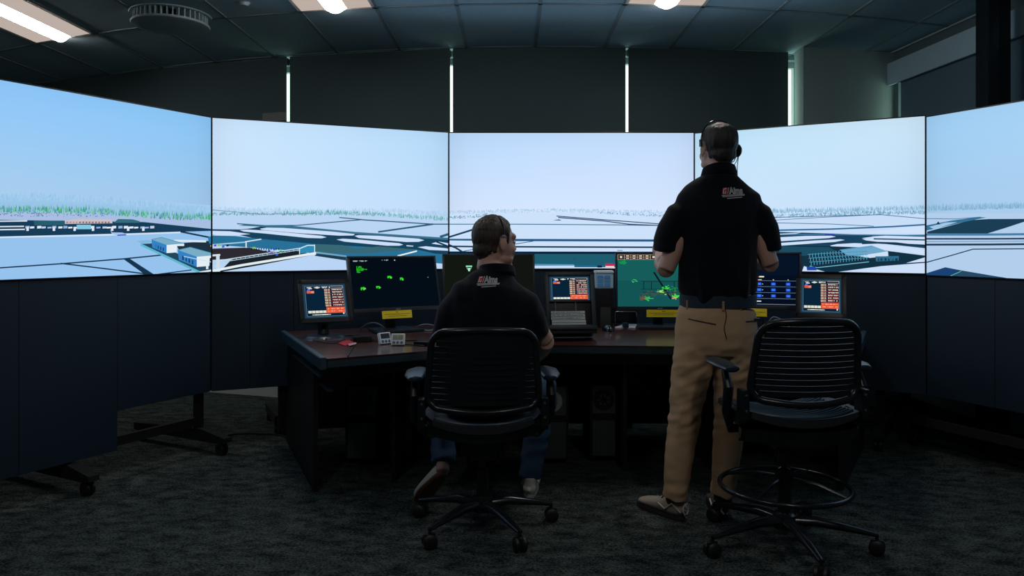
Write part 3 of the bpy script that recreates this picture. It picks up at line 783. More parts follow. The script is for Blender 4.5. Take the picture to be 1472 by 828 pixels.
# ------------------------------------------------------------ console desk
TOP = [(-1.36, 4.60), (-.845, 3.49), (-.445, 3.735), (-.2, 3.93), (.2, 3.975), (.85, 3.93), (1.16, 3.77), (1.55, 3.52), (2.10, 4.60), (1.25, 5.0), (-.42, 5.02)]
t = thing('console_desk', (.35, 4.3, 0), 'long dark reddish console desk with angled wings and open front', 'desk')
desk = t
bm = nb(); prism(bm, TOP, DESK-.006, DESK); obj('desktop', bm, M_DESK, t, smooth=False)
bm = nb(); prism(bm, [(x*.999+.0003, y) for x, y in TOP], DESK-.045, DESK-.0065, bevel=.004); obj('desktop_edge', bm, M_LAM, t, smooth=False)
# raised side rails on both ends
for (a, b), nm in ((((-1.36, 4.60), (-.845, 3.49)), 'l'), (((2.10, 4.60), (1.55, 3.52)), 'r')):
    s = -1 if nm == 'l' else 1
    d = (V(b)-V(a)).normalized(); n_ = V((d.y, -d.x))*(1 if nm == 'l' else -1)
    n_ = V((-abs(n_.x) if nm == 'l' else abs(n_.x), n_.y)) if False else n_
    # outward normal
    if (nm == 'l' and n_.x > 0) or (nm == 'r' and n_.x < 0): n_ = -n_
    a_, b_ = V(a), V(b)
    poly = [a_, b_, b_+n_*.03, a_+n_*.03]
    bm = nb(); prism(bm, [(p.x, p.y) for p in poly], DESK-.05, DESK+.006, bevel=.003); obj('side_rail', bm, mat('side_rail_laminate', (.035, .07, .09, 1), .35), t, smooth=False)
    # slanted shelves / panel
    for dz, inn in ((.10, .02), (.17, .06)):
        q = [a_-n_*inn+d*.3, b_-n_*inn-d*.15, b_-n_*(inn-.025)-d*.15, a_-n_*(inn-.025)+d*.3]
        bm = nb(); prism(bm, [(p.x, p.y) for p in q], DESK-dz-.012, DESK-dz, bevel=.002); obj('side_ledge', bm, M_LAM, t, smooth=False)
ends = [((-1.42, 4.85), (-.985, 3.84)), ((2.17, 4.74), (1.66, 3.86))]
M_PANEL = mat('desk_panel', (.009, .008, .008, 1), .5, var=.2, bscale=6)
for a, b in ends:
    a_, b_ = V(a), V(b); d = (b_-a_).normalized(); n_ = V((-d.y, d.x))*.012
    bm = nb(); prism(bm, [(p.x, p.y) for p in (a_-n_, b_-n_, b_+n_, a_+n_)], 0.0, DESK-.05, bevel=.002); obj('end_panel', bm, M_PANEL, t, smooth=False)
for x, y0, y1 in ((-.62, 4.0, 4.9), (-.18, 4.2, 4.95), (.62, 4.2, 4.95), (1.1, 4.05, 4.9)):
    bm = nb(); box(bm, (x, (y0+y1)/2, (DESK-.05)/2), (.022, y1-y0, DESK-.05), bevel=.002); obj('divider', bm, M_PANEL, t, smooth=False)
bm = nb(); prism(bm, [(-1.38, 4.80), (-.43, 4.97), (1.28, 4.97), (2.1, 4.75), (2.1, 4.77), (1.28, 4.99), (-.43, 4.99), (-1.38, 4.82)], .08, DESK-.05); obj('back_panel', bm, M_PANEL, t, smooth=False)
bm = nb(); prism(bm, [(-.78, 3.68), (-.42, 3.88), (-.2, 4.04), (.2, 4.07), (.84, 4.03), (1.14, 3.88), (1.46, 3.70), (1.46, 3.72), (1.14, 3.9), (.84, 4.05), (.2, 4.09), (-.2, 4.06), (-.42, 3.9), (-.78, 3.70)], DESK-.11, DESK-.046)
obj('apron_rail', bm, M_PANEL, t, smooth=False)

# computer towers standing in the kneehole
def grille():
    m = bpy.data.materials.new('perforated_grille'); m.use_nodes = True
    nt = m.node_tree; b = nt.nodes['Principled BSDF']; tc = nt.nodes.new('ShaderNodeTexCoord')
    mp = nt.nodes.new('ShaderNodeMapping'); mp.inputs['Rotation'].default_value = (math.pi/2, 0, 0)
    v = nt.nodes.new('ShaderNodeTexVoronoi'); v.inputs['Scale'].default_value = 110; v.inputs['Randomness'].default_value = 0
    cr = nt.nodes.new('ShaderNodeValToRGB'); cr.color_ramp.elements[0].color = (.002, .002, .002, 1); cr.color_ramp.elements[1].color = (.12, .15, .15, 1)
    cr.color_ramp.elements[0].position = .25; cr.color_ramp.elements[1].position = .45
    nt.links.new(tc.outputs['Object'], mp.inputs[0]); nt.links.new(mp.outputs[0], v.inputs['Vector']); nt.links.new(v.outputs['Distance'], cr.inputs['Fac'])
    nt.links.new(cr.outputs['Color'], b.inputs['Base Color']); b.inputs['Roughness'].default_value = .4; b.inputs['Metallic'].default_value = .4
    return m
M_GRL = grille()
def tower(px, Y, lab, wid=.19, light=False):
    x = PX(px, Y)
    t = thing('computer_tower', (x, Y+.2, 0), lab, 'computer', 'computers under the desk')
    bm = nb(); box(bm, (x, Y+.22, .24), (wid, .42, .42), bevel=.004); box(bm, (x, Y+.22, .015), (wid-.04, .36, .03)); obj('case', bm, M_BLACKM, t)
    bm = nb(); box(bm, (x, Y+.006, .36), (wid-.03, .008, .16), bevel=.002); obj('front_grille', bm, M_GRL, t, smooth=False)
    bm = nb(); box(bm, (x, Y+.006, .14), (wid-.03, .008, .2), bevel=.002); obj('lower_grille', bm, M_GRL, t, smooth=False)
    bm = nb()
    lathe(bm, [(.035, 0), (.06, 0), (.06, .004), (.035, .004), (.035, 0)], aim(V((x, Y, .36)), V((0, -1, 0))), 28)
    for k in range(7): box(bm, (.02, 0, .002), (.04, .012, .003), aim(V((x, Y, .36)), V((0, -1, 0))) @ Rz(k*2*math.pi/7))
    obj('fan', bm, mat('fan_grey', (.30, .36, .34, 1), .5) if light else M_BLACK, t)
tower(793, 4.30, 'black computer tower with a pale fan, under the desk right of the seated person', light=True)
tower(868, 4.35, 'black computer tower under the desk, further right of the one with the pale fan', wid=.16)
tower(520, 4.30, 'black computer tower under the left wing of the desk')
tower(576, 4.35, 'black computer tower under the left wing, the right one of two', wid=.16)

# ------------------------------------------------------------ monitors
def rectM(X, Y, Z, yaw, t):
    return T(X, Y, Z) @ Rz(yaw) @ Rx(-t)
def uvcanvas(M, w, h, yoff):
    nr = (M.to_3x3() @ V((0, -1, 0))).normalized()
    fn = lambda u, v: M @ V(((u-.5)*w, -yoff, (.5-v)*h))
    return Canvas(fn, nr, [(0, 0), (1, 0), (1, 1), (0, 1)])
def text_dashes(cv, x0, y0, x1, h, c, dens=.6, step=True):
    if step: cv.step()
    x = x0
    while x < x1:
        w_ = h*random.uniform(.25, .6)
        if random.random() < dens:
            cv.rect(x, y0, min(x+w_, x1), y0+h*random.choice((.6, 1, 1)), c, False)
        x += w_*1.35
def monitor(X, Y, Z, w_, h, yaw, tilt, lab, drawfn, label_at=None, group='desktop monitors on the console'):
    t = thing('monitor', (X, Y, DESK), lab, 'monitor', group, rotz=yaw)
    M = rectM(X, Y, Z, yaw, tilt)
    bm = nb(); box(bm, (0, .014, 0), (w_, .028, h), M, bevel=.004); box(bm, (0, .035, -.02), (w_*.6, .03, h*.55), M, bevel=.01); obj('casing', bm, M_BLACK, t)
    bz = .012
    bm = nb()
    for c_, s_ in (((0, -.002, h/2-bz/2), (w_, .006, bz)), ((0, -.002, -h/2+bz), (w_, .006, bz*2)), ((-w_/2+bz/2, -.002, 0), (bz, .006, h)), ((w_/2-bz/2, -.002, 0), (bz, .006, h))):
        box(bm, c_, s_, M, bevel=.0015)
    obj('bezel', bm, mat('bezel_satin', (.02, .028, .034, 1), .32), t)
    sw, sh = w_-2*bz, h-3*bz
    Ms = M @ T(0, 0, bz*.5)
    cv = uvcanvas(Ms, sw, sh, .0008); drawfn(cv); cv.finish('screen', t)
    bm = nb(); box(bm, (0, -.0055, -h/2+bz), (.03, .001, .006), M); obj('badge', bm, mat('badge_grey', (.25, .27, .28, 1), .4), t, smooth=False)
    MB = T(X, Y, 0) @ Rz(yaw)
    bm = nb(); box(bm, (0, .075, (Z+DESK)/2+.006), (.06, .03, Z-DESK-.006), MB, bevel=.006); obj('stand_neck', bm, M_BLACK, t)
    bm = nb(); prism(bm, [(-.15, -.10), (.15, -.10), (.125, .13), (-.125, .13)], DESK+.002, DESK+.016, M=MB, bevel=.005); obj('stand_base', bm, mat('stand_satin', (.03, .045, .06, 1), .3), t)
    if label_at:
        u, wl, hl = label_at
        lt = nb(); Ml = M @ T((u-.5)*w_, -.009, -h/2-hl/2+.004); box(lt, (0, 0, 0), (wl, .0015, hl), Ml)
        l = obj('yellow_label', lt, M_YEL, t, smooth=False, label='yellow strip label with small dark print')
        bm = nb()
        for k, (a, b, z, hh) in enumerate(((-.035, .035, .30, .10), (-.42, .42, .05, .06), (-.30, .30, -.2, .05))):
            x = a
            while x < b:
                q = random.uniform(.012, .05); box(bm, ((x+q/2)*wl, -.0012, z*hl), (q*wl, .0004, hh*hl), Ml); x += q*1.3
        obj('print', bm, mat('label_print', S(120, 90, 20), .7), l, smooth=False)
    return t, M
def scr_m1(cv):
    cv.rect(0, 0, 1, 1, (4, 13, 22))
    for i in range(40): cv.rect(i/40, 0, i/40+.001, 1, (5, 18, 30), i == 0)
    text_dashes(cv, .04, .045, .20, .022, (190, 200, 205), .75); text_dashes(cv, .33, .035, .53, .022, (190, 200, 205), .6)
    G = (40, 220, 30)
    for r in range(7): text_dashes(cv, .07, .16+r*.019, (.13, .13, .15, .19, .15, .11, .11)[r], .014, G, .95, r == 0)
    for (x, y) in ((.41, .36), (.55, .40), (.27, .55), (.09, .57)):
        cv.step()
        for k in range(9): cv.rect(x+random.uniform(0, .04), y+random.uniform(0, .05), x+random.uniform(.03, .06), y+random.uniform(.03, .065), G, False)
        cv.rect(x+.02, y+.04, x+.032, y+.075, (4, 13, 22)); cv.rect(x+.04, y+.03, x+.05, y+.06, (90, 240, 60))
    cv.rect(.14, .59, .155, .62, (140, 200, 130))
    cv.line([(.895, .41), (.91, .41)], .004, (180, 190, 190)); cv.line([(.9025, .402), (.9025, .418)], .004, (180, 190, 190))
def scr_m2(cv):
    cv.rect(0, 0, 1, 1, (17, 20, 16)); cv.rect(0, 0, .3, 1, (19, 23, 17))
    cv.rect(.24, .19, .31, .215, (150, 230, 190)); cv.rect(.265, .235, .285, .30, (170, 240, 220)); cv.line([(.25, .225), (.262, .27)], .008, (120, 220, 150)); cv.line([(.30, .225), (.288, .27)], .008, (120, 220, 150))
def scr_m4(cv):
    cv.rect(0, 0, 1, 1, (18, 84, 84)); cv.rect(0, 0, 1, .5, (22, 92, 90))
    cv.rect(0, 0, 1, .10, (40, 34, 30))
    for i in range(13):
        x = .005+i*.077
        for a in (((x, .005), (x+.077, .005)), ((x, .052), (x+.077, .052)), ((x, .098), (x+.077, .098)), ((x, .005), (x, .098)), ((x+.077, .005), (x+.077, .098))): cv.line(a, .004, (215, 190, 165), a[0][1] == .005)
        if i in (0, 5): cv.rect(x+.008, .01, x+.07, .093, (34, 30, 28)); cv.rect(x+.025, .03, x+.052, .07, (220, 205, 185))
        else:
            for yy in (.018, .064): cv.rect(x+.022, yy, x+.055, yy+.02, (225, 200, 175), yy == .018)
    B = (8, 22, 34)
    cv.line([(.43, .34), (.63, .86)], .022, B)
    for p in ([(.28, .52), (.9, .52)], [(.28, .67), (.9, .67)], [(.31, .52), (.31, .67)], [(.40, .52), (.40, .67)], [(.67, .52), (.67, .67)], [(.80, .52), (.80, .67)], [(.28, .73), (.70, .73)]): cv.line(p, .008, (8, 30, 40), p[0][0] == .28)
    cv.step()
    for _ in range(70):
        x = random.uniform(.27, .70); y = random.uniform(.70, .80); cv.rect(x, y, x+.012, y+.01, (96, 74, 50), False)
    cv.step()
    for cx, cy, n_, s_, col in ((.06, .145, 30, .045, (20, 150, 70)), (.195, .51, 8, .045, (70, 200, 110)), (.57, .64, 26, .05, (60, 210, 60)), (.50, .71, 16, .05, (150, 230, 110)), (.34, .84, 26, .05, (60, 190, 90)), (.68, .80, 30, .05, (70, 220, 60)), (.29, .83, 22, .04, (120, 80, 50)), (.66, .83, 10, .03, (230, 150, 130)), (.66, .65, 14, .05, (30, 140, 70))):
        for _ in range(n_):
            x = random.gauss(cx, s_*.45); y = random.gauss(cy, s_*.4); cv.rect(x, y, x+random.uniform(.008, .03), y+random.uniform(.008, .018), col, False)
def scr_m5(cv):
    cv.rect(0, 0, 1, 1, (5, 14, 32)); cv.rect(.5, .02, .985, .42, (6, 18, 38))
    cv.rect(.52, .44, .60, .455, (150, 90, 40)); cv.rect(.59, .43, .64, .455, (235, 230, 220))
    for y in (.52, .635, .75, .865): cv.line([(0, y), (1, y)], .005, (120, 150, 170), y == .52)
    cv.line([(0, .975), (1, .975)], .006, (150, 160, 165))
    for r in range(3):
        y = .555+r*.115
        for x in (.17, .31, .45, .59, .735, .885):
            cv.rect(x-.022, y, x+.022, y+.055, (40, 90, 225)); cv.rect(x-.012, y+.015, x+.012, y+.04, (70, 130, 250))
        for x in (.555, .625): cv.rect(x-.004, y+.022, x+.004, y+.034, (220, 225, 220))
    for x in (.59, .735, .885): cv.rect(x-.025 if x == .59 else x-.006, .495, x+.025 if x == .59 else x+.006, .508, (225, 220, 190))
    cv.rect(.54, .91, .61, .93, (210, 225, 235))
monitor(-.702, 4.60, 1.008, .572, .339, .56, .25, 'wide dark monitor with green text clusters, left of the seated person', scr_m1, (.48, .19, .047))
monitor(-.143, 4.80, 1.006, .583, .355, .146, .13, 'dark monitor mostly hidden behind the seated person\'s head and shoulders', scr_m2)
monitor(.927, 4.80, 1.011, .552, .362, -.024, .06, 'monitor showing a green map, at the standing person\'s left elbow', scr_m4, (.53, .205, .046))
monitor(1.44, 4.62, 1.025, .58, .345, -.30, .12, 'monitor with rows of blue icons, at the standing person\'s right elbow', scr_m5, (.48, .21, .047))

# touch panels
def scr_touch(cv, cut=1.0, ox=0):
    cv.rect(0, 0, 1, 1.2, (30, 62, 84)); cv.rect(.055, .06, .955, 1.2 if cut < 1 else .95, (8, 34, 56))
    fr = (120, 150, 160)
    for p in ([(.055, .06), (.955, .06)], [(.055, .06), (.055, .95/cut)], [(.955, .06), (.955, .95/cut)], [(.055, .95/cut), (.955, .95/cut)]): cv.line(p, .006, fr, p[0][0] == .055)
    k = 1/cut
    W = (228, 225, 215)
    text_dashes(cv, .10, .085, .20, .03*k, W, 1.0); cv.rect(.13, .12, .22, .145*k, W)
    cv.poly([(.26, .105*k), (.34, .075*k), (.42, .105*k), (.34, .135*k)], W); text_dashes(cv, .45, .08, .64, .045*k, W, .8)
    cv.rect(.655, .07, .945, .12*k, (20, 30, 44)); cv.line([(.655, .07), (.945, .07), (.945, .125*k), (.655, .125*k)], .008, (210, 200, 190))
    cv.rect(.10, .15*k, .17, .20*k, (50, 110, 230)); cv.rect(.09, .20*k, .26, .275*k, (226, 90, 60)); cv.rect(.19, .21*k, .26, .265*k, (225, 150, 120))
    for r in range(7):
        y = (.15+r*.078)*k
        cv.rect(.50, y, .57, y+.052*k, (205, 190, 165)); cv.rect(.585, y, .63, y+.052*k, (200, 175, 150))
        cv.rect(.665, y-.012, .945, y+.05*k, (28, 22, 28)); text_dashes(cv, .68, y+.005, .935, .03*k, (235, 228, 220), .85); 
        cv.rect(.665, y+.052*k, .945, y+.068*k, (150, 60, 60)); cv.rect(.50, y+.054*k, .65, y+.066*k, (160, 70, 60)); text_dashes(cv, .505, y+.012, .63, .02*k, (90, 50, 50), .8)
    cv.rect(.51, .70*k, .945, .87*k, (232, 92, 58)); text_dashes(cv, .55, .73*k, .92, .03*k, (255, 190, 160), .7); text_dashes(cv, .53, .80*k, .92, .03*k, (255, 180, 150), .6)
    cv.rect(.55, .775*k, .93, .785*k, (190, 60, 40))
    for i in range(5): cv.rect(.085+i*.085, .79*k, .162+i*.085, .86*k, (222, 226, 208), i == 0)
    if cut == 1:
        cv.rect(.17, .895, .60, .925, (165, 170, 165)); text_dashes(cv, .24, .90, .56, .02, (235, 235, 225), .8); cv.rect(.89, .865, .92, .915, W)
def touch_panel(X, Y, Z, w_, h, yaw, tilt, lab):
    t = thing('touch_panel', (X, Y, DESK), lab, 'touch screen', rotz=yaw)
    M = rectM(X, Y, Z, yaw, tilt)
    bm = nb(); box(bm, (0, .0175, 0), (w_, .035, h), M, bevel=.004); obj('casing', bm, M_BLACK, t)
    bz = .026
    bm = nb()
    for c_, s_ in (((0, -.001, h/2-bz/2), (w_, .006, bz)), ((0, -.001, -h/2+bz/2), (w_, .006, bz)), ((-w_/2+bz/2, -.001, 0), (bz, .006, h)), ((w_/2-bz/2, -.001, 0), (bz, .006, h))): box(bm, c_, s_, M, bevel=.0015)
    obj('bezel', bm, M_BLACK, t)
    cv = uvcanvas(M, w_-2*bz, h-2*bz, .0006); scr_touch(cv); cv.finish('screen', t)
    MB = T(X, Y, 0) @ Rz(yaw)
    bm = nb(); tube(bm, [MB @ V((0, .05, DESK+.012)), MB @ V((0, .07, (DESK+Z)/2)), M @ V((0, .035, -.02))], .030); obj('stand', bm, M_BLACK, t)
    bm = nb(); lathe(bm, [(0, DESK+.014), (.10, DESK+.012), (.115, DESK+.001), (0, DESK+.001)], MB @ T(0, .02, 0), 32); obj('stand_foot', bm, mat('stand_satin', (.03, .045, .06, 1), .3), t)
    return t
touch_panel(-1.05, 4.30, .926, .289, .260, .429, .50, 'small tilted touch screen with orange list, at the left end of the desk')
touch_panel(1.695, 4.20, .960, .257, .245, -.40, .30, 'small tilted touch screen with orange list, above the empty chair')

# centre strip console: housing, touch screen and strip bay
t = thing('strip_console', (.32, 4.2, DESK), 'black console unit with a small screen above a bay for paper strips', 'console')
console = t
M = rectM(.32, 4.20, .931, .095, .242)
w_, h = .274, .317
bm = nb()
box(bm, (0, .03, .0), (w_, .05, h), M, bevel=.004); box(bm, (0, .06, -h/2+.002), (w_, .16, .05), M, bevel=.004)
obj('housing', bm, M_BLACK, t)
side = mat('console_side', (.010, .024, .032, 1), .4)
bm = nb(); box(bm, (-w_/2+.009, -.006, 0), (.018, .03, h), M, bevel=.003); obj('side_cheek', bm, side, t)
bm = nb(); box(bm, (w_/2-.012, -.006, 0), (.024, .03, h), M, bevel=.003); obj('side_cheek', bm, side, t)
bm = nb(); box(bm, (0, -.006, h/2-.008), (w_, .03, .018), M, bevel=.003); obj('top_cheek', bm, side, t)
bm = nb(); box(bm, (0, -.012, -h/2+.008), (w_, .05, .02), M, bevel=.003); obj('ledge', bm, side, t)
bm = nb(); box(bm, (0, -.004, -.002), (w_-.03, .02, .008), M, bevel=.002); obj('divider_bar', bm, M_BLACK, t)
sh = .132
Ms = M @ T(0, -.0, h/2-.020-sh/2)
cv = uvcanvas(Ms, .222, sh, -.0035); scr_touch(cv, cut=.90); cv.finish('screen', t)
for x in (-.085, .028):
    bm = nb(); box(bm, (x, -.002, -.04), (.008, .012, .07), M, bevel=.002); obj('guide_rail', bm, mat('rail_grey', (.10, .13, .14, 1), .4), t)
M_PRN = mat('strip_print', (.08, .09, .10, 1), .7)
M_STRIP = mat('strip_holder', (.62, .68, .66, 1), .6)
for k in range(6):
    z = -.064-k*.0165
    Mk = M @ T(-.018+.003*(k > 2), -.010-.0012*k, z)
    lab = ['topmost printed paper strip in the centre console bay', 'second printed paper strip from the top in the console bay', 'third paper strip from the top, the lowest printed one', 'fourth paper strip from the top, blank', 'fifth paper strip from the top, blank', 'lowest paper strip in the bay, blank'][k]
    s_ = thing('flight_strip', Mk @ V((0, 0, 0)), lab, 'paper strip', 'paper strips in the centre console')
    bm = nb(); box(bm, (0, 0, 0), (.188, .006, .0145), Mk, bevel=.0012); obj('holder', bm, M_STRIP, s_, smooth=False)
    bm = nb(); box(bm, (0, -.0035, .001), (.180, .0008, .0105), Mk); p_ = obj('paper', bm, M_PAPER, s_, smooth=False)
    if k < 3:
        bm = nb(); x = -.085
        while x < .08:
            q = random.uniform(.002, .007)
            if random.random() < .75: box(bm, (x+q/2, -.0042, .001+random.uniform(-.001, .001)), (q, .0003, .0035), Mk)
            x += q*1.4
        obj('print', bm, M_PRN, p_, smooth=False)

# pale blue translucent box on a black speaker, between console and map monitor
X = PX(868, 4.85)
t = thing('desk_speaker', (X, 4.85, DESK), 'black box speaker standing right of the centre console', 'speaker')
bm = nb(); box(bm, (X, 4.86, (DESK+PZ(415, 4.8))/2), (.105, .10, PZ(415, 4.8)-DESK-.001), bevel=.005); obj('cabinet', bm, M_BLACK, t)
bm = nb(); box(bm, (X+.005, 4.806, (DESK+PZ(445, 4.8))/2+.01), (.065, .006, .12), bevel=.002); obj('front_grille', bm, mat('speaker_cloth', (.03, .035, .035, 1), .9, bump=.5, bscale=500), t)
zb_ = PZ(415, 4.8)
M_CLR = mat('pale_blue_plastic', (.62, .88, 1.0, 1), .3, trans=.1)
t = thing('plastic_box', (X, 4.85, zb_), 'pale blue translucent plastic box on top of the black speaker', 'box')
bm = nb(); prism(bm, [(X-.055, 4.81), (X+.055, 4.81), (X+.058, 4.90), (X-.058, 4.90)], zb_+.001, zb_+.095, bevel=.004); obj('body', bm, M_CLR, t)
bm = nb(); prism(bm, [(X-.058, 4.806), (X+.058, 4.806), (X+.06, 4.904), (X-.06, 4.904)], zb_+.096, zb_+.112, bevel=.003); obj('lid', bm, mat('pale_lid', (.80, .93, 1.0, 1), .35), t)
bm = nb()
for k in range(3):
    for j in range(2): box(bm, (X-.027+j*.045, 4.807, zb_+.022+k*.026), (.036, .003, .018))
obj('inlay', bm, mat('blue_inlay', (.10, .42, .88, 1), .5), t, smooth=False)

# small things on the desk: timers, cards, notes, mouse, holder
def timer(px, py, Y, yaw, lab, dark):
    p = P(px, py, Y); M = T(p.x, p.y, DESK+.034) @ Rz(yaw) @ Rx(-.35)
    t = thing('digital_timer', (p.x, p.y, DESK), lab, 'timer', 'white digital timers on the desk', rotz=yaw)
    bm = nb(); box(bm, (0, .009, 0), (.072, .02, .062), M, bevel=.008); box(bm, (0, .022, -.018), (.05, .03, .02), M, bevel=.004); obj('body', bm, M_WPL, t)
    bm = nb(); box(bm, (0, -.0015, .010), (.054, .002, .027), M, bevel=.0008); f = obj('display', bm, mat('lcd_dark', (.03, .05, .06, 1), .2) if dark else mat('lcd_green', (.30, .36, .25, 1), .3), t)
    bm = nb()
    for i, x in enumerate((-.018, -.007, .007, .018)):
        for (dx, dz, w1, h1) in ((0, .006, .006, .0014), (0, 0, .006, .0014), (0, -.006, .006, .0014), (.003, .003, .0014, .006), (-.003, -.003, .0014, .006)): box(bm, (x+dx, -.0028, .010+dz), (w1, .0003, h1), M)
    obj('digits', bm, mat('lcd_digit', (.02, .03, .03, 1), .5), f, smooth=False)
    for x in (-.02, 0, .02):
        bm = nb(); lathe(bm, [(0, .004), (.006, .003), (.0075, 0), (0, 0)], M @ T(x, -.001, -.018) @ Rx(math.pi/2), 16); obj('button', bm, mat('timer_button', (.05, .16, .30, 1), .4), t)
timer(572, 481, 3.95, .0, 'white timer with a green-grey readout, right one of the pair on the desk', False)
timer(554, 482, 4.0, .75, 'white timer with a dark readout, turned aside, left one of the pair', True)
def flat_card(name, pts_px, lab, cat, m, th=.002, z0=0, group=None):
    """pts on the desk plane"""
    pts = []
    for px, py in pts_px:
        Y = (HC-DESK-z0)*F/(py-352); pts.append((PX(px, Y), Y))
    bm = nb(); prism(bm, pts, DESK+z0+.001, DESK+z0+.001+th)
    o = obj(name, bm, m, None, smooth=False); tag(o, lab, cat, group); return o, pts
flat_card('red_card', [(486, 494.5), (499, 489), (509, 493), (496, 498)], 'red and pink plastic card lying on the left wing of the desk', 'card', mat('red_card', S(190, 50, 62), .4), .004)
o, pts = flat_card('paper_slip', [(500, 495), (511, 492.5), (513, 494.5), (502, 497.5)], 'small pinkish white paper slip touching the red card', 'paper', mat('pink_slip', S(190, 150, 165), .6), .001, z0=.005)
flat_card('note_pad', [(884, 472), (895, 467.5), (916, 467.5), (913, 472.5)], 'white notepad with a dark clip, in front of the wire holder', 'notepad', M_WPL, .006)
p = [PX(899, 4.75), 4.75]
bm = nb(); box(bm, (p[0], 4.75, DESK+.022), (.036, .05, .03), bevel=.005); o = obj('binder_clip', bm, mat('dark_blue_clip', (.015, .035, .06, 1), .35)); tag(o, 'dark clip sitting on the white notepad', 'clip')
def mouse(px, py, Y, yaw, lab, L=.11, W=.062):
    x = PX(px, Y); t = thing('computer_mouse', (x, Y, DESK), lab, 'mouse', rotz=yaw); M = T(x, Y, DESK+.001) @ Rz(yaw)
    bm = nb(); bmesh.ops.create_icosphere(bm, subdivisions=3, radius=1)
    for v in bm.verts:
        v.co.x *= W/2*(1+.08*v.co.y); v.co.y *= L/2; v.co.z = max(v.co.z, 0)*.038*(1-.15*v.co.y/(L/2)*.3)
    bm.transform(M); obj('shell', bm, M_GLOSS, t)
    bm = nb(); lathe(bm, [(0, -.003), (.007, -.003), (.008, 0), (.007, .003), (0, .003)], M @ T(0, L*.28, .028) @ Ry(math.pi/2), 16); obj('scroll_wheel', bm, M_RUBBER, t)
    return t
mouse(874, 475, 4.62, .3, 'black computer mouse right of the centre console')
# wire holder
t = thing('wire_holder', (PX(899, 5.0), 5.0, DESK), 'clear acrylic and wire holder behind the white notepad', 'holder')
a = PX(884, 4.98); b = PX(915, 4.98)
bm = nb(); tube(bm, [(a, 4.975, DESK+.004), (a, 4.98, DESK+.075), (a+.008, 4.98, DESK+.086), (b-.008, 4.98, DESK+.086), (b, 4.98, DESK+.075), (b, 4.975, DESK+.045)], .002, 8); obj('wire_frame', bm, M_CHROME, t)
bm = nb(); box(bm, ((a+b)/2, 5.03, DESK+.056), (b-a+.02, .003, .10), bevel=.001); obj('back_plate', bm, M_BLACK, t)
bm = nb(); box(bm, ((a+b)/2, 5.0, DESK+.003), (b-a+.02, .07, .004), bevel=.001); obj('base', bm, M_BLACK, t)
# cables on the desk
M_CABLE = mat('cable_black', (.008, .009, .011, 1), .4); M_CABW = mat('cable_pale', (.25, .33, .40, 1), .35)
def cable(name, pts, r, m, lab, grp=None):
    # smooth Catmull-Rom
    P_ = [V(p) for p in pts]; out = []
    for i in range(len(P_)-1):
        p0, p1, p2, p3 = P_[max(i-1, 0)], P_[i], P_[i+1], P_[min(i+2, len(P_)-1)]
        for k in range(6):
            s = k/6; out.append(.5*((2*p1)+(-p0+p2)*s+(2*p0-5*p1+4*p2-p3)*s*s+(-p0+3*p1-3*p2+p3)*s**3))
    out.append(P_[-1]); bm = nb(); tube(bm, out, r, 8); o = obj(name, bm, m); tag(o, lab, 'cable', grp); return o
def dpt(px, py, z=0): 
    Y = (HC-DESK-z)*F/(py-352); return (PX(px, Y), Y, DESK+z)
cable('cable', [dpt(450, 489, .004), dpt(478, 493, .004), dpt(512, 488, .004), dpt(560, 493, .004), dpt(610, 497, .004)], .003, M_CABLE, 'black cable running across the left wing in front of the timers')
cable('cable', [dpt(468, 487, .004), dpt(500, 482, .004), dpt(530, 486, .004), dpt(548, 490, .004), dpt(600, 489, .004)], .003, M_CABLE, 'black cable looping behind the two timers')
cable('cable', [dpt(500, 512, .004), dpt(505, 503, .004), dpt(512, 494, .004), dpt(520, 486, .004), dpt(512, 480, .004)], .003, M_CABLE, 'black cable hanging over the left wing\'s front edge')
cable('cable', [dpt(518, 473, .004), (PX(528, 4.5), 4.5, .775), (PX(540, 4.45), 4.45, .785), (PX(550, 4.45), 4.45, .765), dpt(556, 476, .006)], .005, mat('cable_grey', (.08, .12, .15, 1), .35), 'thick grey cable arching below the green-text monitor')
cable('cable', [dpt(596, 472, .01), (PX(606, 4.6), 4.6, .76), (PX(620, 4.55), 4.55, .765), dpt(628, 472, .01), dpt(615, 475, .006), dpt(600, 472, .006)], .003, M_CABW, 'pale coiled cable between the green-text monitor and the seated person')
cable('cable', [(PX(1104, 4.3), 4.3, .80), (PX(1112, 4.28), 4.28, .835), (PX(1124, 4.25), 4.25, .82), (PX(1134, 4.2), 4.2, .795), (PX(1128, 4.1), 4.1, .765), (PX(1112, 4.05), 4.05, .725)], .005, mat('cable_blue_grey', (.09, .15, .19, 1), .35), 'grey-blue cable arching beside the right yellow label')
# adapter
flat = T(PX(520, 4.1), 4.1, DESK+.016) @ Rz(.4); bm = nb(); box(bm, (0, 0, 0), (.10, .05, .03), flat, bevel=.006); o = obj('power_adapter', bm, M_BLACK); tag(o, 'black power adapter among the cables left of the timers', 'adapter')
flat = T(PX(608, 3.95), 3.95, DESK+.012) @ Rz(-.3); bm = nb(); box(bm, (0, 0, 0), (.09, .04, .02), flat, bevel=.006); o = obj('headset_controller', bm, M_BLACK); tag(o, 'small black control box between the timers and the seated person', 'controller')
# pens and paper right of the notepad
bm = nb(); a_ = V(dpt(947, 468, .005)); b_ = V(dpt(968, 467.5, .005)); tube(bm, [a_, a_+(b_-a_)*.9, b_], [.004, .004, .0015], 8)
o = obj('pen', bm, mat('pen_white', (.55, .55, .58, 1), .4)); tag(o, 'thin pale pen lying in front of the map monitor', 'pen')
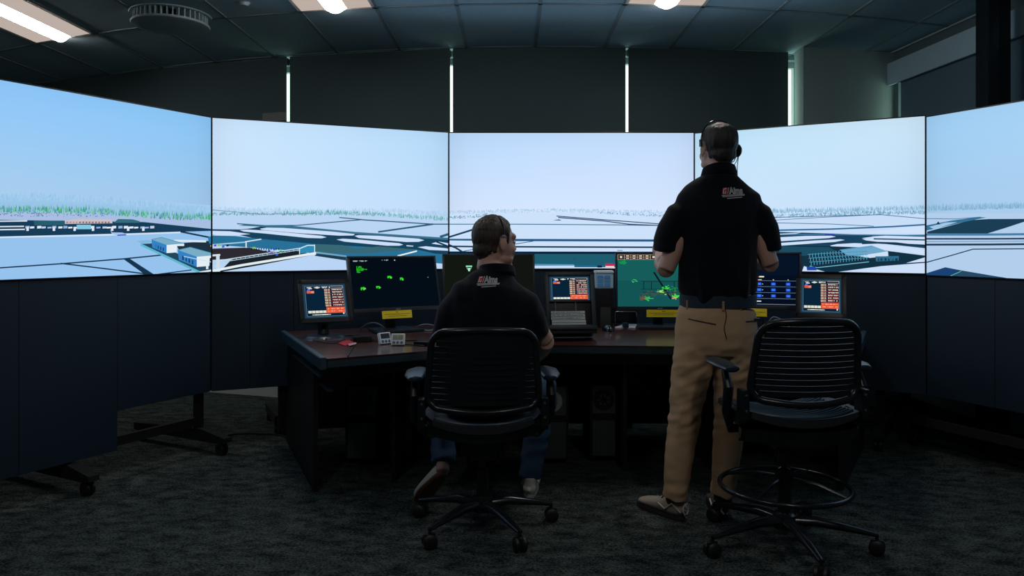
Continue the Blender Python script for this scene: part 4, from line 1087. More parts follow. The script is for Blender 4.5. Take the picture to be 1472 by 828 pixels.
# keyboards in front of left touch panel
def keyboard(cx, cy, yaw, lab, w_=.36, d_=.13):
    t = thing('keyboard', (cx, cy, DESK), lab, 'keyboard', rotz=yaw); M = T(cx, cy, DESK+.001) @ Rz(yaw)
    bm = nb(); box(bm, (0, 0, .009), (w_, d_, .018), M, bevel=.004); obj('case', bm, M_BLACK, t)
    bm = nb()
    for r in range(5):
        for k in range(16): box(bm, (-w_/2+.018+k*(w_-.036)/15, -d_/2+.018+r*(d_-.036)/4, .0215), ((w_-.036)/15-.004, (d_-.036)/4-.004, .006), M)
    obj('keys', bm, mat('key_black', (.02, .025, .03, 1), .5), t, smooth=False)
keyboard(-.06, 4.22, .05, 'black keyboard in front of the seated person')
# floor cables
cable('floor_cable', [(PX(318, 4.9), 4.9, .008), (PX(340, 5.0), 5.0, .006), (PX(375, 5.0), 5.0, .006), (PX(405, 4.95), 4.95, .006), (PX(430, 4.7), 4.7, .006)], .006, M_CABLE, 'black cable on the carpet left of the desk')
cable('floor_cable', [(2.15, 5.2, .006), (PX(1262, 5.25), 5.25, .008), (PX(1290, 5.35), 5.35, .006), (PX(1312, 5.3), 5.3, .006), (PX(1345, 5.1), 5.1, .006)], .006, M_CABLE, 'black cable on the carpet right of the desk, by the caster')
cable('floor_cable', [(2.95, 5.7, .006), (3.0, 5.2, .006), (2.9, 4.9, .006), (3.0, 4.5, .006)], .006, M_CABLE, 'black cable on the carpet beneath the far right display')
# small grey floor box seen under the right displays
bm = nb(); box(bm, (PX(1294, 5.5), 5.6, .075), (.19, .16, .15), bevel=.006); o = obj('floor_box', bm, mat('floor_box_grey', (.04, .05, .055, 1), .6)); tag(o, 'dark grey box on the floor below the display second from right', 'box')
# ------------------------------------------------------------ office chairs
def chair(cx, cy, yaw, zoff, base_ang, lab, stool=False, R=.315, bw=.228, arm_out=.29):
    t = thing('stool_chair' if stool else 'office_chair', (cx, cy, 0), lab, 'chair')
    B = T(cx, cy, 0); U = T(cx, cy, zoff) @ Rz(yaw)
    # base
    bm = nb(); lathe(bm, [(0, .075), (.045, .075), (.05, .09), (.045, .13), (.03, .14), (0, .14)], B, 28); obj('hub', bm, M_METAL, t)
    for k in range(5):
        a = math.radians(base_ang+72*k); d = V((math.cos(a), math.sin(a), 0)); s = V((-math.sin(a), math.cos(a), 0)); c0 = V((cx, cy, 0))
        bm = nb()
        pts = [(.03, .105, .026, .022), (.12, .11, .024, .020), (R*.75, .092, .018, .014), (R, .078, .013, .009)]
        limb(bm, [(c0+d*r+V((0, 0, z)), a_, b_) for r, z, a_, b_ in pts], side=s, n=12, dome=.8)
        lg = obj('leg', bm, M_METAL, t)
        bm = nb(); M = B @ Rz(a) @ T(R, 0, 0) @ Rz(random.uniform(-.6, .6)+1.2)
        for s_ in (-1, 1): lathe(bm, [(0, -.010), (.026, -.010), (.030, -.005), (.030, .006), (.024, .011), (.008, .013), (0, .013)], M @ T(s_*.016, 0, .030) @ Ry(s_*math.pi/2), 24)
        tube(bm, [M @ V((0, 0, .03)), M @ V((0, 0, .085))], .007, 8); box(bm, (0, 0, .045), (.014, .045, .03), M, bevel=.004)
        obj('caster', bm, M_RUBBER, lg)
    bm = nb(); lathe(bm, [(0, .13), (.027, .13), (.027, .26 if not stool else .32), (.015, .265 if not stool else .325), (.015, .40+zoff), (0, .40+zoff)], B, 24); obj('gas_lift', bm, M_GLOSS, t)
    if stool:
        bm = nb(); n = 56; zr = .246; rr = .258
        tube(bm, [(cx+rr*math.cos(2*math.pi*i/n), cy+rr*math.sin(2*math.pi*i/n), zr) for i in range(n)], .0105, 12, closed=True); fr = obj('foot_ring', bm, M_METAL, t)
        for k in range(4):
            a = yaw+math.pi/4+k*math.pi/2; bm = nb(); tube(bm, [(cx+.03*math.cos(a), cy+.03*math.sin(a), zr+.035), (cx+.14*math.cos(a), cy+.14*math.sin(a), zr+.03), (cx+rr*math.cos(a), cy+rr*math.sin(a), zr)], .008, 8); obj('spoke', bm, M_METAL, fr)
        bm = nb(); lathe(bm, [(.016, zr+.01), (.038, zr+.01), (.038, zr+.06), (.016, zr+.06)], B, 24); obj('ring_clamp', bm, M_METAL, fr)
    # tilt mechanism
    bm = nb(); box(bm, (0, -.03, .385), (.19, .24, .06), U, bevel=.012); box(bm, (0, -.10, .35), (.11, .10, .035), U, bevel=.01); obj('mechanism', bm, M_BLACK, t)
    for s_ in (-1, 1):
        bm = nb(); tube(bm, [U @ V((s_*.06, -.06, .30)), U @ V((s_*.075, -.12, .36)), U @ V((s_*.09, -.17, .41))], .008, 8); obj('strut', bm, M_METAL, t)
    # seat: shallow dish with ridges
    SW, SD = .235, .225
    def sz(x, y): return .475+.035*(abs(x)/SW)**2.2+.02*max(0, -y/SD)**2-.03*max(0, (y-.1)/SD)**1.5
    bm = nb(); N = 22; top = []; bot = []
    for i in range(N+1):
        r1 = []; r2 = []
        for j in range(N+1):
            u = -1+2*i/N; v = -1+2*j/N
            x = u*math.sqrt(1-v*v*.28)*SW*1.06; y = v*math.sqrt(1-u*u*.28)*SD*1.06
            z = sz(x, y); r1.append(bm.verts.new(U @ V((x, y, z)))); r2.append(bm.verts.new(U @ V((x, y, z-.022-.012*(1-u*u)))))
        top.append(r1); bot.append(r2)
    for i in range(N):
        for j in range(N):
            bm.faces.new((top[i][j], top[i+1][j], top[i+1][j+1], top[i][j+1])); bm.faces.new((bot[i][j], bot[i][j+1], bot[i+1][j+1], bot[i+1][j]))
    for j in range(N):
        bm.faces.new((top[0][j], top[0][j+1], bot[0][j+1], bot[0][j])); bm.faces.new((top[N][j+1], top[N][j], bot[N][j], bot[N][j+1]))
        bm.faces.new((top[j+1][0], top[j][0], bot[j][0], bot[j+1][0])); bm.faces.new((top[j][N], top[j+1][N], bot[j+1][N], bot[j][N]))
    bmesh.ops.recalc_face_normals(bm, faces=bm.faces[:])
    seat = obj('seat', bm, mat('seat_plastic', (.02, .024, .028, 1), .45), t)
    bm = nb()
    for k in range(13):
        y = -.195+k*.031; pts = []
        for i in range(15):
            x = -.205+.41*i/14; yy = y+.05*(x/.2)**2-.02
            if abs(yy) < .225: pts.append(U @ V((x, yy, sz(x, yy)+.0045)))
        if len(pts) > 2: tube(bm, pts, .0065, 8)
    obj('seat_ridges', bm, mat('seat_ridge', (.03, .065, .10, 1), .32), seat)
    # backrest: curved frame and slats
    H0, H1 = .562, .888-.018*stool; yb = -.235
    def by(x, z): return yb-.045*((z-H0)/(H1-H0))+.055*(x/bw)**2-.03*math.sin(math.pi*(z-H0)/(H1-H0))*0
    def bp(x, z): return U @ V((x, by(x, z), z))
    prof = []
    r = .07
    def arc(cx_, cz_, a0, a1, r_=r, n=7): return [(cx_+r_*math.cos(math.radians(a0+(a1-a0)*i/n)), cz_+r_*math.sin(math.radians(a0+(a1-a0)*i/n))) for i in range(n+1)]
    wt = bw-.012; wb = bw+.004
    prof += arc(wt-r, H1-r, 0, 90)
    prof += [(wt-r-(2*(wt-r))*i/8, H1+.006*math.sin(math.pi*i/8)) for i in range(1, 8)]
    prof += arc(-wt+r, H1-r, 90, 180)
    prof += [(-wt-(wb-wt)*i/6, H1-r-(H1-r-H0-.06)*i/6) for i in range(1, 6)]
    prof += arc(-wb+.06, H0+.06, 180, 270, .06)
    prof += [(-(wb-.06)+2*(wb-.06)*i/8, H0-.012*math.sin(math.pi*i/8)) for i in range(1, 8)]
    prof += arc(wb-.06, H0+.06, 270, 360, .06)
    prof += [(wb-(wb-wt)*i/6, H0+.06+(H1-r-H0-.06)*i/6) for i in range(1, 6)]
    bm = nb(); tube(bm, [bp(x, z) for x, z in prof], .0145, 12, closed=True); obj('back_frame', bm, mat('frame_satin', (.010, .012, .015, 1), .28), t)
    bm = nb(); ns = 12
    for k in range(ns):
        z = H0+.030+k*(H1-H0-.055)/(ns-1); hw = bw-.012-(.022 if k > ns-3 else 0)-(.015 if k == 0 else 0)
        hh = .0105; n2 = 14; rr_ = []
        for i in range(n2+1):
            x = -hw+2*hw*i/n2; y = by(x, z)
            rr_.append([bm.verts.new(U @ V((x, y+dy, z+dz))) for dy, dz in ((-.004, -hh), (.004, -hh*.9), (.005, hh), (-.003, hh))])
        for i in range(n2):
            for j in range(4):
                bm.faces.new((rr_[i][j], rr_[i][(j+1) % 4], rr_[i+1][(j+1) % 4], rr_[i+1][j]))
        bm.faces.new(rr_[0][::-1]); bm.faces.new(rr_[-1])
    bmesh.ops.recalc_face_normals(bm, faces=bm.faces[:])
    obj('back_slats', bm, M_BLACK, t, angle=50)
    # lower rear cover
    bm = nb(); n2 = 14; rr_ = []
    for i in range(n2+1):
        x = -.235+.47*i/n2; e = 1-(abs(x)/.26)**3
        rr_.append([bm.verts.new(U @ V((x, yb+.02+.055*(x/bw)**2+dy, z))) for dy, z in ((0, .42-.04*stool+.03*(abs(x)/.235)**2), (.03, .43-.04*stool), (.02, .498-.045*stool), (-.012, .49-.045*stool))])
    for i in range(n2):
        for j in range(4): bm.faces.new((rr_[i][j], rr_[i][(j+1) % 4], rr_[i+1][(j+1) % 4], rr_[i+1][j]))
    bm.faces.new(rr_[0][::-1]); bm.faces.new(rr_[-1]); bmesh.ops.recalc_face_normals(bm, faces=bm.faces[:])
    obj('rear_cover', bm, M_GLOSS, t)
    # arms
    for s_ in (-1, 1):
        xo = s_*arm_out
        bm = nb(); tube(bm, [U @ V((s_*.12, -.02, .42)), U @ V((s_*.24, -.04, .42)), U @ V((xo, -.09, .50)), U @ V((xo, -.11, .60)), U @ V((xo, -.07, .66))], [.018, .018, .02, .02, .016], 10)
        sp = obj('arm_support', bm, M_BLACK, t)
        bm = nb(); box(bm, (s_*(bw+.028), -.175, .545), (.03, .07, .12), U, bevel=.01); box(bm, (s_*(bw+.03), -.12, .49), (.03, .12, .05), U, bevel=.01); br = obj('bracket', bm, M_BLACK, t)
        for z in (.525, .585):
            bm = nb(); lathe(bm, [(0, .003), (.005, .002), (.006, 0), (0, 0)], aim(U @ V((s_*(bw+.026), -.2105, z)), (U.to_3x3() @ V((0, -1, 0)))), 12); obj('screw', bm, M_CHROME, br)
        bm = nb()
        limb(bm, [(U @ V((xo-s_*.006, -.14, .676)), .030, .013), (U @ V((xo, -.08, .682)), .044, .013), (U @ V((xo, .04, .682)), .046, .013), (U @ V((xo-s_*.01, .11, .678)), .034, .012)], side=U.to_3x3() @ V((1, 0, 0)), n=18, dome=.8)
        obj('arm_pad', bm, mat('arm_pad_plastic', (.014, .035, .055, 1), .34), t)
    return t
chair(-.13, 3.365, .06, 0.0, 229, 'black slatted-back office chair that the seated person sits in')
chair(1.125, 3.16, .05, .075, 200, 'empty tall black slatted chair with a foot ring, right of the standing person', stool=True, R=.35, bw=.208, arm_out=.272)
# ------------------------------------------------------------ people
def head_shapes(bm, M, face=True):
    ell(bm, (0, -.012, .030), (.074, .095, .086), M)
    ell(bm, (0, -.035, -.025), (.060, .066, .062), M)
    ell(bm, (0, .035, -.030), (.061, .064, .080), M)
    ell(bm, (0, .048, -.068), (.044, .050, .040), M)
    ell(bm, (0, .070, -.050), (.034, .026, .032), M)
    ell(bm, (0, .080, -.098), (.024, .020, .018), M)
    ell(bm, (0, .076, .030), (.052, .020, .022), M)
    for s in (-1, 1):
        ell(bm, (s*.031, .068, -.030), (.026, .018, .028), M)
        ell(bm, (s*.040, .032, -.070), (.020, .044, .022), M)
        # ear: outer rim and lobe
        ell(bm, (s*.0775, -.008, -.008), (.0065, .018, .031), M, rot=Rz(-s*.35) @ Rx(.15))
        ell(bm, (s*.076, .002, -.032), (.006, .010, .012), M)
    ell(bm, (0, .103, -.002), (.010, .012, .026), M, rot=Rx(-.35))
    ell(bm, (0, .112, -.022), (.011, .011, .010), M)
    for s in (-1, 1): ell(bm, (s*.010, .104, -.026), (.008, .009, .007), M)
    ell(bm, (0, .098, -.053), (.021, .007, .005), M); ell(bm, (0, .096, -.063), (.018, .007, .006), M)
def hair(M, m, parent, crown=False, part=False):
    bm = nb()
    ell(bm, (0, -.014, .031), (.080, .101, .093), None, sub=4)
    ell(bm, (0, -.036, -.028), (.0625, .069, .066), None)
    ell(bm, (0, -.03, -.060), (.055, .060, .055), None)
    bm = remesh(bm, .0045, 3)
    c = V((0, -.01, .01))
    def mask(p):
        x, y, z = p
        front = .068-abs(x)*.35+max(0, z-.06)*.35
        a = front-y                      # behind the hairline
        if y > -.025:                    # sides, around the ear
            low = .018-.0*y
            if .018 < y < .045: low = -.015
            elif y <= .018: low = .022
            b = z-low
        else:
            b = (z-(-.088+abs(x)*.35))*.75
            b = min(b, max(z-.012, (-.022-y)*1.3)+.012)
        r = min(a, b)
        if crown:
            d = math.sqrt((x/1.1)**2+((y+.022)/1.2)**2+((z-.125)/1.0)**2)
            r = min(r, (d-.030)*.45)
        return r
    for v in bm.verts:
        p = v.co.copy(); k = mask(p)
        off = max(-.014, min(0, (k-.020)*.42))
        nz = noise.noise(V((p.x*90, p.y*90, p.z*22)))*.0022+noise.noise(V((p.x*30, p.y*30, p.z*14)))*.003
        if off > -.004: off += nz
        v.co += (p-c).normalized()*off
        if part and p.z > .05: v.co += (p-c).normalized()*.005*noise.noise(V((p.x*22, 3, p.z*10)))
    bm.transform(M); return obj('hair', bm, m, parent)
def hand(bm, M, s, curl=.5):
    """M: wrist frame, +y along the fingers, +z back of hand; s=+1 thumb on +x"""
    limb(bm, [(M @ V((0, -.01, 0)), .026, .019), (M @ V((0, .02, 0)), .032, .016), (M @ V((0, .055, .001)), .039, .015), (M @ V((0, .082, 0)), .038, .012)], side=(M.to_3x3() @ V((1, 0, 0))), n=14)
    for i, (x, L, r) in enumerate(((.029, .070, .0085), (.010, .078, .0088), (-.010, .073, .0084), (-.028, .058, .0075))):
        x *= s; p = V((x, .078, .0)); a = 0; pts = [(M @ p, r, r)]
        for k, f in enumerate((.45, .30, .25)):
            a += curl*(.75+.25*k)*(1+.08*i); p = p+V((x*.12*(1-k*.3), math.cos(a)*L*f, -math.sin(a)*L*f)); pts.append((M @ p, r*(1-.07*(k+1)), r*(1-.07*(k+1))))
        limb(bm, pts, side=(M.to_3x3() @ V((1, 0, 0))), n=10, dome=.9)
    p0 = V((s*.022, .015, -.004)); pts = [(M @ p0, .013, .012), (M @ V((s*.043, .035, -.012)), .011, .010), (M @ V((s*.052, .060, -.022)), .0095, .009), (M @ V((s*.050, .082, -.030)), .0082, .008)]
    limb(bm, pts, side=(M.to_3x3() @ V((1, 0, 0))), n=10, dome=.9)
def frame(p, y, z):
    y = V(y).normalized(); x = y.cross(V(z)).normalized(); z = x.cross(y).normalized()
    M = Matrix((x, y, z)).transposed().to_4x4(); M.translation = p; return M
def eyes(M, parent):
    for s in (-1, 1):
        bm = nb(); ell(bm, (s*.031, .0775, .006), (.0135, .0115, .0085), M, sub=3)
        e = obj('eye', bm, mat('eye_white', (.6, .6, .58, 1), .3), parent)
        bm = nb(); ell(bm, (s*.031, .0885, .006), (.0052, .0018, .0055), M, sub=2); obj('iris', bm, mat('iris_dark', (.02, .03, .04, 1), .2), e)
def shoe(M, parent, upper, sole, laces, accent=None, L=.29, W=.098, label=None):
    """M: heel on the ground, +y towards the toe"""
    bm = nb()
    out = []
    for i in range(28):
        a = 2*math.pi*i/28; y = L/2+L/2*math.sin(a); wv = W/2*(.80+.26*math.sin(a)*.6)*(1-.10*math.exp(-((y-L*.42)/.05)**2)); x = math.cos(a)*wv
        x = math.copysign(abs(math.cos(a))**.75*wv, math.cos(a)); out.append((x, y))
    prism(bm, out, .0, .026, bevel=.005, M=M); so = obj('sole', bm, sole, parent)
    bm = nb()
    S_ = lambda y, z, a, b: (M @ V((0, y, z)), a, b)
    side = M.to_3x3() @ V((1, 0, 0))
    limb(bm, [(M @ V((0, .02, .050)), .030, .030), (M @ V((0, .06, .052)), .036, .038), (M @ V((0, .12, .050)), .038, .036), (M @ V((0, .18, .042)), .043, .026), (M @ V((0, .235, .036)), .042, .018), (M @ V((0, .262, .032)), .030, .012)], side=side, n=18, dome=.9)
    limb(bm, [(M @ V((0, .045, .05)), .033, .040), (M @ V((0, .050, .085)), .032, .042), (M @ V((0, .052, .100)), .033, .043)], side=side, n=18, dome=.1)
    bm = remesh(bm, .0045, 3)
    for v in bm.verts:
        q = M.inverted() @ v.co
        if q.z < .022: q.z = .022; v.co = M @ q
    up = obj('shoe', bm, upper, parent, label=label)
    if accent:
        for s in (-1, 1):   # heel loop and side stripes
            bm = nb(); tube(bm, [M @ V(p) for p in ((s*.004, -.012, .085), (s*.016, -.009, .07), (s*.017, -.008, .05), (s*.006, -.010, .036))], .0035, 8); obj('heel_stripe', bm, accent, up)
            bm = nb(); tube(bm, [M @ V(p) for p in ((s*.024, .0, .045), (s*.038, .04, .078), (s*.041, .08, .045), (s*.042, .12, .062))], .004, 8); obj('side_stripe', bm, accent, up)
    bm = nb()
    for k in range(4): y = .115+k*.024; z = .089-k*.010; tube(bm, [M @ V((-.022, y, z-.008)), M @ V((0, y+.004, z+.002)), M @ V((.022, y, z-.008))], .003, 6)
    obj('laces', bm, laces, up)
    return up
def textmesh(body, size, off):
    cu = bpy.data.curves.new('t', 'FONT'); cu.body = body; cu.size = size; cu.offset = off; cu.space_character = 1.02; cu.resolution_u = 6; cu.shear = .12
    o = bpy.data.objects.new('t', cu); C.objects.link(o); dg = bpy.context.evaluated_depsgraph_get(); dg.update()
    me = bpy.data.meshes.new_from_object(o.evaluated_get(dg)); bpy.data.objects.remove(o); return me
def logo(parent, shirt, px, py, Y, sc, rot=0.0, yaw=0.0):
    """embroidery laid on the shirt's back; px,py is the middle of the mark"""
    dg = bpy.context.evaluated_depsgraph_get(); bmS = bmesh.new(); bmS.from_mesh(shirt.data); bmS.transform(WM[shirt]); bvh = BVHTree.FromBMesh(bmS)
    c = P(px, py, Y)
    def place(bm, lift):
        for v in bm.verts:
            u, w_ = v.co.x*sc, v.co.y*sc
            x = c.x+u*math.cos(rot)-w_*math.sin(rot); z = c.z+u*math.sin(rot)+w_*math.cos(rot)
            h = bvh.ray_cast(V((x, Y-.6, z)), V((0, 1, 0)))
            y = h[0].y if h[0] is not None else Y-.12
            v.co = V((x, y-lift, z))
    def sub(bm):
        bmesh.ops.triangulate(bm, faces=bm.faces[:]); bmesh.ops.subdivide_edges(bm, edges=[e for e in bm.edges if e.calc_length() > .12], cuts=2); return bm
    W_ = mat('thread_white', (.62, .64, .64, 1), .8); Rd = mat('thread_red', (.45, .03, .06, 1), .8)
    # unit: mark is about 1 wide
    bm = nb()
    quad(bm, [(-.50, .02, 0), (-.27, .02, 0), (-.17, .32, 0), (-.42, .32, 0)]); sub(bm); place(bm, .0022); base = obj('logo', bm, Rd, parent, smooth=False, label='red and white logo reading Aims')
    bm = nb()
    quad(bm, [(-.46, .04, 0), (-.42, .04, 0), (-.36, .28, 0), (-.40, .28, 0)]); quad(bm, [(-.39, .04, 0), (-.33, .16, 0), (-.30, .16, 0), (-.34, .04, 0)]); quad(bm, [(-.385, .24, 0), (-.33, .30, 0), (-.25, .30, 0), (-.30, .24, 0)])
    quad(bm, [(-.26, .02, 0), (-.235, .02, 0), (-.135, .32, 0), (-.16, .32, 0)])
    sub(bm); place(bm, .0030); obj('logo_mark', bm, W_, base, smooth=False)
    for off, m_, lf, nm in ((.020, W_, .0028, 'lettering'),(-.012, M_NAVY, .0036, 'lettering_fill')):
        me = textmesh('Aims', .42, off); bm = nb(); bm.from_mesh(me)
        bmesh.ops.translate(bm, verts=bm.verts, vec=(-.165, .035, 0))
        for v in bm.verts: v.co.x = -.165+(v.co.x+.165)*.72
        place(bm, lf)
        obj(nm, bm, m_, base, smooth=False)
    bm = nb()
    for (x0, x1, y, h, sl) in ((-.52, .54, -.055, .035, .03), (-.50, .52, -.115, .03, .05), (-.30, .40, -.20, .04, .07)):
        x = x0
        while x < x1:
            q = random.uniform(.025, .06); yy = y+(x-x0)*sl
            quad(bm, [(x, yy, 0), (x+q, yy+q*sl, 0), (x+q, yy+h, 0), (x, yy+h, 0)]); x += q*(1.25 if y < -.15 else 1.06)
    place(bm, .0026); obj('tagline', bm, W_, base, smooth=False)
    bmS.free()
def fold(bm, fn):
    bm.normal_update()
    for v in bm.verts: v.co += v.normal*fn(v.co)

# ---------- standing person
YS = 3.46
def p_(px, py, dy=0): return P(px, py, YS+dy)
st = thing('person', (PX(1010, 3.5), 3.5, 0), 'standing person seen from behind in a navy polo and khaki trousers, wearing a headset', 'person')
Mh = T(*P(1032, 213, 3.50)) @ Rz(.22)
eL, wL = p_(957, 388, -.01), P(949, 364, 3.66); eR, wR = p_(1107, 380, -.01), P(1078, 367, 3.67)
body = nb()
head_shapes(body, Mh)
limb(body, [(Mh @ V((0, -.010, -.045)), .054, .058), (Mh @ V((0, -.022, -.10)), .055, .060), (p_(1033, 262, 0), .066, .064), (p_(1033, 275), .09, .07)])
limb(body, [(p_(1033, 440), .145, .10), (p_(1031, 400), .150, .10), (p_(1031, 340), .150, .105), (p_(1032, 305), .150, .09), (p_(1033, 284), .12, .06)])
limb(body, [(p_(1030, 478), .150, .11), (p_(1031, 440), .150, .10)])
for sh, e, w_ in ((p_(984, 318), eL, wL), (p_(1082, 318), eR, wR)):
    m1 = sh.lerp(e, .5); 
    limb(body, [(sh, .044, .052), (m1, .046, .050), (e, .040, .042)], n=16)
    m2 = e.lerp(w_, .35)
    limb(body, [(e-V((0, .012, 0)), .038, .038), (m2, .044, .042), (e.lerp(w_, .75), .032, .030), (w_, .026, .022)], side=V((1, 0, .2)), n=16)
hand(body, frame(wL, V((-.10, .62, .30)), V((-.9, .1, .2))), 1, .55)
hand(body, frame(wR, V((-.45, .6, .1)), V((.6, .5, .5))), -1, .6)
aL, aR = p_(970, 708, .02), p_(1039, 708, .02)
for hx, kx, ky, a, in ((1003, 984, 590, aL), (1058, 1047, 592, aR)):
    limb(body, [(p_(hx, 478), .075, .08), (p_(kx, ky), .050, .052), (p_(kx-2 if kx < 1000 else kx, 640, .0), .046, .05), (a, .032, .036), (a+V((0, .0, -.05)), .034, .040)], n=16)
body = remesh(body, .0045, 3)
obj('body', body, M_SKIN, st)
hair(Mh, M_HAIR2, st, crown=True); eyes(Mh, st)
# shirt
bm = nb()
limb(bm, [(p_(1033, 427), .164, .122), (p_(1031, 412), .176, .132), (p_(1031, 392), .174, .132), (p_(1031, 360), .173, .130), (p_(1031, 330), .181, .132), (p_(1032, 306), .188, .128), (p_(1033, 291), .196, .112), (p_(1033, 280), .186, .095), (p_(1033, 269), .150, .080), (p_(1034, 259), .108, .072), (p_(1034, 251), .074, .064)], n=36, dome=.1)
limb(bm, [(p_(994, 300), .058, .066), (p_(976, 311), .066, .076), (p_(965, 330), .064, .076), (p_(958, 348), .060, .070), (p_(957, 361), .056, .067)], n=24, dome=.05)
limb(bm, [(p_(1072, 299), .058, .066), (p_(1090, 311), .066, .076), (p_(1100, 330), .060, .076), (p_(1105, 348), .053, .068), (p_(1107, 361), .049, .066)], n=24, dome=.05)
bm = remesh(bm, .0075, 5)
zs0, zs1 = PZ(430, YS), PZ(260, YS)
def shirt_fold(p):
    k = max(0, min(1, (PZ(330, YS)-p.z)/.30))
    return (noise.noise(V((p.x*16+p.z*3, 1, p.z*4)))*.011+noise.noise(V((p.x*30, 5, p.z*10)))*.004)*(.35+.9*k)+.010*k*math.exp(-((abs(p.x-.93)-.09-.1*(p.z-1.0))/.016)**2)
fold(bm, shirt_fold)
shirt = obj('shirt', bm, M_NAVY, st)
bm = nb(); n = 30
for i, (rx_, ry_, z, dz) in enumerate(((.076, .074, 0, 0),)):
    rings = []
    for r_, zz in (((.080, .078), 0.0), ((.083, .080), .012), ((.074, .072), .045), ((.068, .066), .047), ((.066, .064), .02), ((.070, .068), -.005)):
        rings.append([bm.verts.new(P(1034, 257, YS)+V((r_[0]*math.cos(2*math.pi*j/n), .008+r_[1]*math.sin(2*math.pi*j/n), zz-.024*math.sin(2*math.pi*j/n)))) for j in range(n)])
    for A, B in zip(rings, rings[1:]+rings[:1]):
        for j in range(n): bm.faces.new((A[j], A[(j+1) % n], B[(j+1) % n], B[j]))
bmesh.ops.recalc_face_normals(bm, faces=bm.faces[:]); obj('collar', bm, M_NAVY, shirt)
logo(st, shirt, 1045, 281.5, YS, .098, .03)
# belt
bm = nb(); n = 40; pts = []
r0 = [V((.168*math.cos(2*math.pi*j/n), .120*math.sin(2*math.pi*j/n), 0)) for j in range(n)]
tb = [(0, -.028), (.004, -.026), (.004, .026), (0, .028), (-.006, .0)]
rings = [[bm.verts.new(p_(1032, 432)+q*(1+o/.16)+V((0, 0, z))) for q in r0] for o, z in tb]
for A, B in zip(rings, rings[1:]+rings[:1]):
    for j in range(n): bm.faces.new((A[j], A[(j+1) % n], B[(j+1) % n], B[j]))
bmesh.ops.recalc_face_normals(bm, faces=bm.faces[:]); obj('belt', bm, M_BELT, st)
# trousers
bm = nb()
limb(bm, [(p_(1032, 438), .166, .118), (p_(1030, 452), .178, .128), (p_(1029, 475), .184, .138), (p_(1029, 495), .180, .135), (p_(1028, 508), .165, .12)], n=36, dome=.1)
for hx, secs in ((0, ((1003, 485, .094, .115), (996, 520, .092, .100), (990, 560, .082, .090), (984, 600, .072, .080), (978, 640, .066, .073), (974, 675, .060, .068), (971, 706, .055, .068), (970, 716, .054, .067))),
                 (1, ((1056, 485, .092, .115), (1054, 520, .086, .100), (1051, 560, .076, .088), (1048, 600, .069, .078), (1046, 640, .064, .072), (1043, 675, .058, .066), (1039, 704, .052, .066), (1038, 711, .051, .065)))):
    limb(bm, [(p_(x, y), a, b) for x, y, a, b in secs], n=26, dome=.05)
bm = remesh(bm, .0075, 4)
def pant_fold(p):
    py = 352-(p.z-HC)/YS*F
    w1 = math.exp(-((py-585)/45)**2)+.7*math.exp(-((py-700)/22)**2)+.8*math.exp(-((py-520)/25)**2)
    s = noise.noise(V((p.x*7, p.y*6, p.z*26+p.x*9)))
    d = noise.noise(V((p.x*10+p.z*14, p.y*8, p.z*30-p.x*16)))
    return (s*.4+d)*.0075*(.2+w1)+noise.noise(V((p.x*16, p.y*12, p.z*6)))*.006
fold(bm, pant_fold)
pants = obj('trousers', bm, M_KHAKI, st)
dg = bpy.context.evaluated_depsgraph_get()
bmS = bmesh.new(); bmS.from_mesh(pants.data); bmS.transform(WM[pants]); bv = BVHTree.FromBMesh(bmS)
def onback(px, py, lift=.002):
    c = P(px, py, YS); h = bv.ray_cast(V((c.x, 2.6, c.z)), V((0, 1, 0)))
    return V((c.x, (h[0].y if h[0] is not None else YS-.12)-lift, c.z))
M_SEAM = mat('seam_dark', (.07, .045, .028, 1), .9); M_LOOP = mat('khaki_loop', (.38, .27, .17, 1), .9)
for a, b, y0, y1 in ((984, 1018, 456, 462), (1062, 1084, 459, 459)):
    bm = nb(); tube(bm, [onback(a+(b-a)*i/6, y0+(y1-y0)*i/6) for i in range(7)], .0028, 6); obj('pocket_seam', bm, M_SEAM, pants)
bm = nb(); tube(bm, [onback(1031+2*math.sin(i), 440+i*6) for i in range(8)], .0022, 6); obj('centre_seam', bm, M_SEAM, pants)
for px in (984, 1028.5, 1054.5):
    bm = nb(); a = onback(px, 443, .004); b = p_(px, 430); b.y = a.y-.004+abs(px-1032)*.0003
    box(bm, (a+b)/2, (.011, .004, abs(b.z-a.z)), bevel=.0012); obj('belt_loop', bm, M_LOOP, pants, smooth=False)
bm = nb(); c = onback(1081, 458, .006); box(bm, (c.x, c.y, c.z), (.034, .012, .016), bevel=.004); obj('pocket_item', bm, mat('dark_blue_clip', (.015, .035, .06, 1), .35), st, label='dark blue item poking out of the right back pocket')
bmS.free()
for aa in (aL, aR):
    bm = nb(); limb(bm, [(aa+V((0, 0, .03)), .040, .044), (aa+V((0, .0, -.045)), .040, .048)], n=16); obj('sock', bm, M_SOCK, st)
shoe(T(PX(984, 3.42), 3.425, 0) @ Rz(.62), st, M_SHOEG, mat('dark_sole', (.02, .02, .02, 1), .7), M_SOCK, mat('shoe_accent', (.50, .50, .46, 1), .7), label='left beige running shoe turned outwards')
shoe(T(PX(1042, 3.43), 3.43, 0) @ Rz(-.05), st, mat('dark_mesh', (.05, .05, .048, 1), .8), mat('dark_sole', (.02, .02, .02, 1), .7), M_SOCK, mat('shoe_accent', (.50, .50, .46, 1), .7), label='right running shoe seen from the heel')
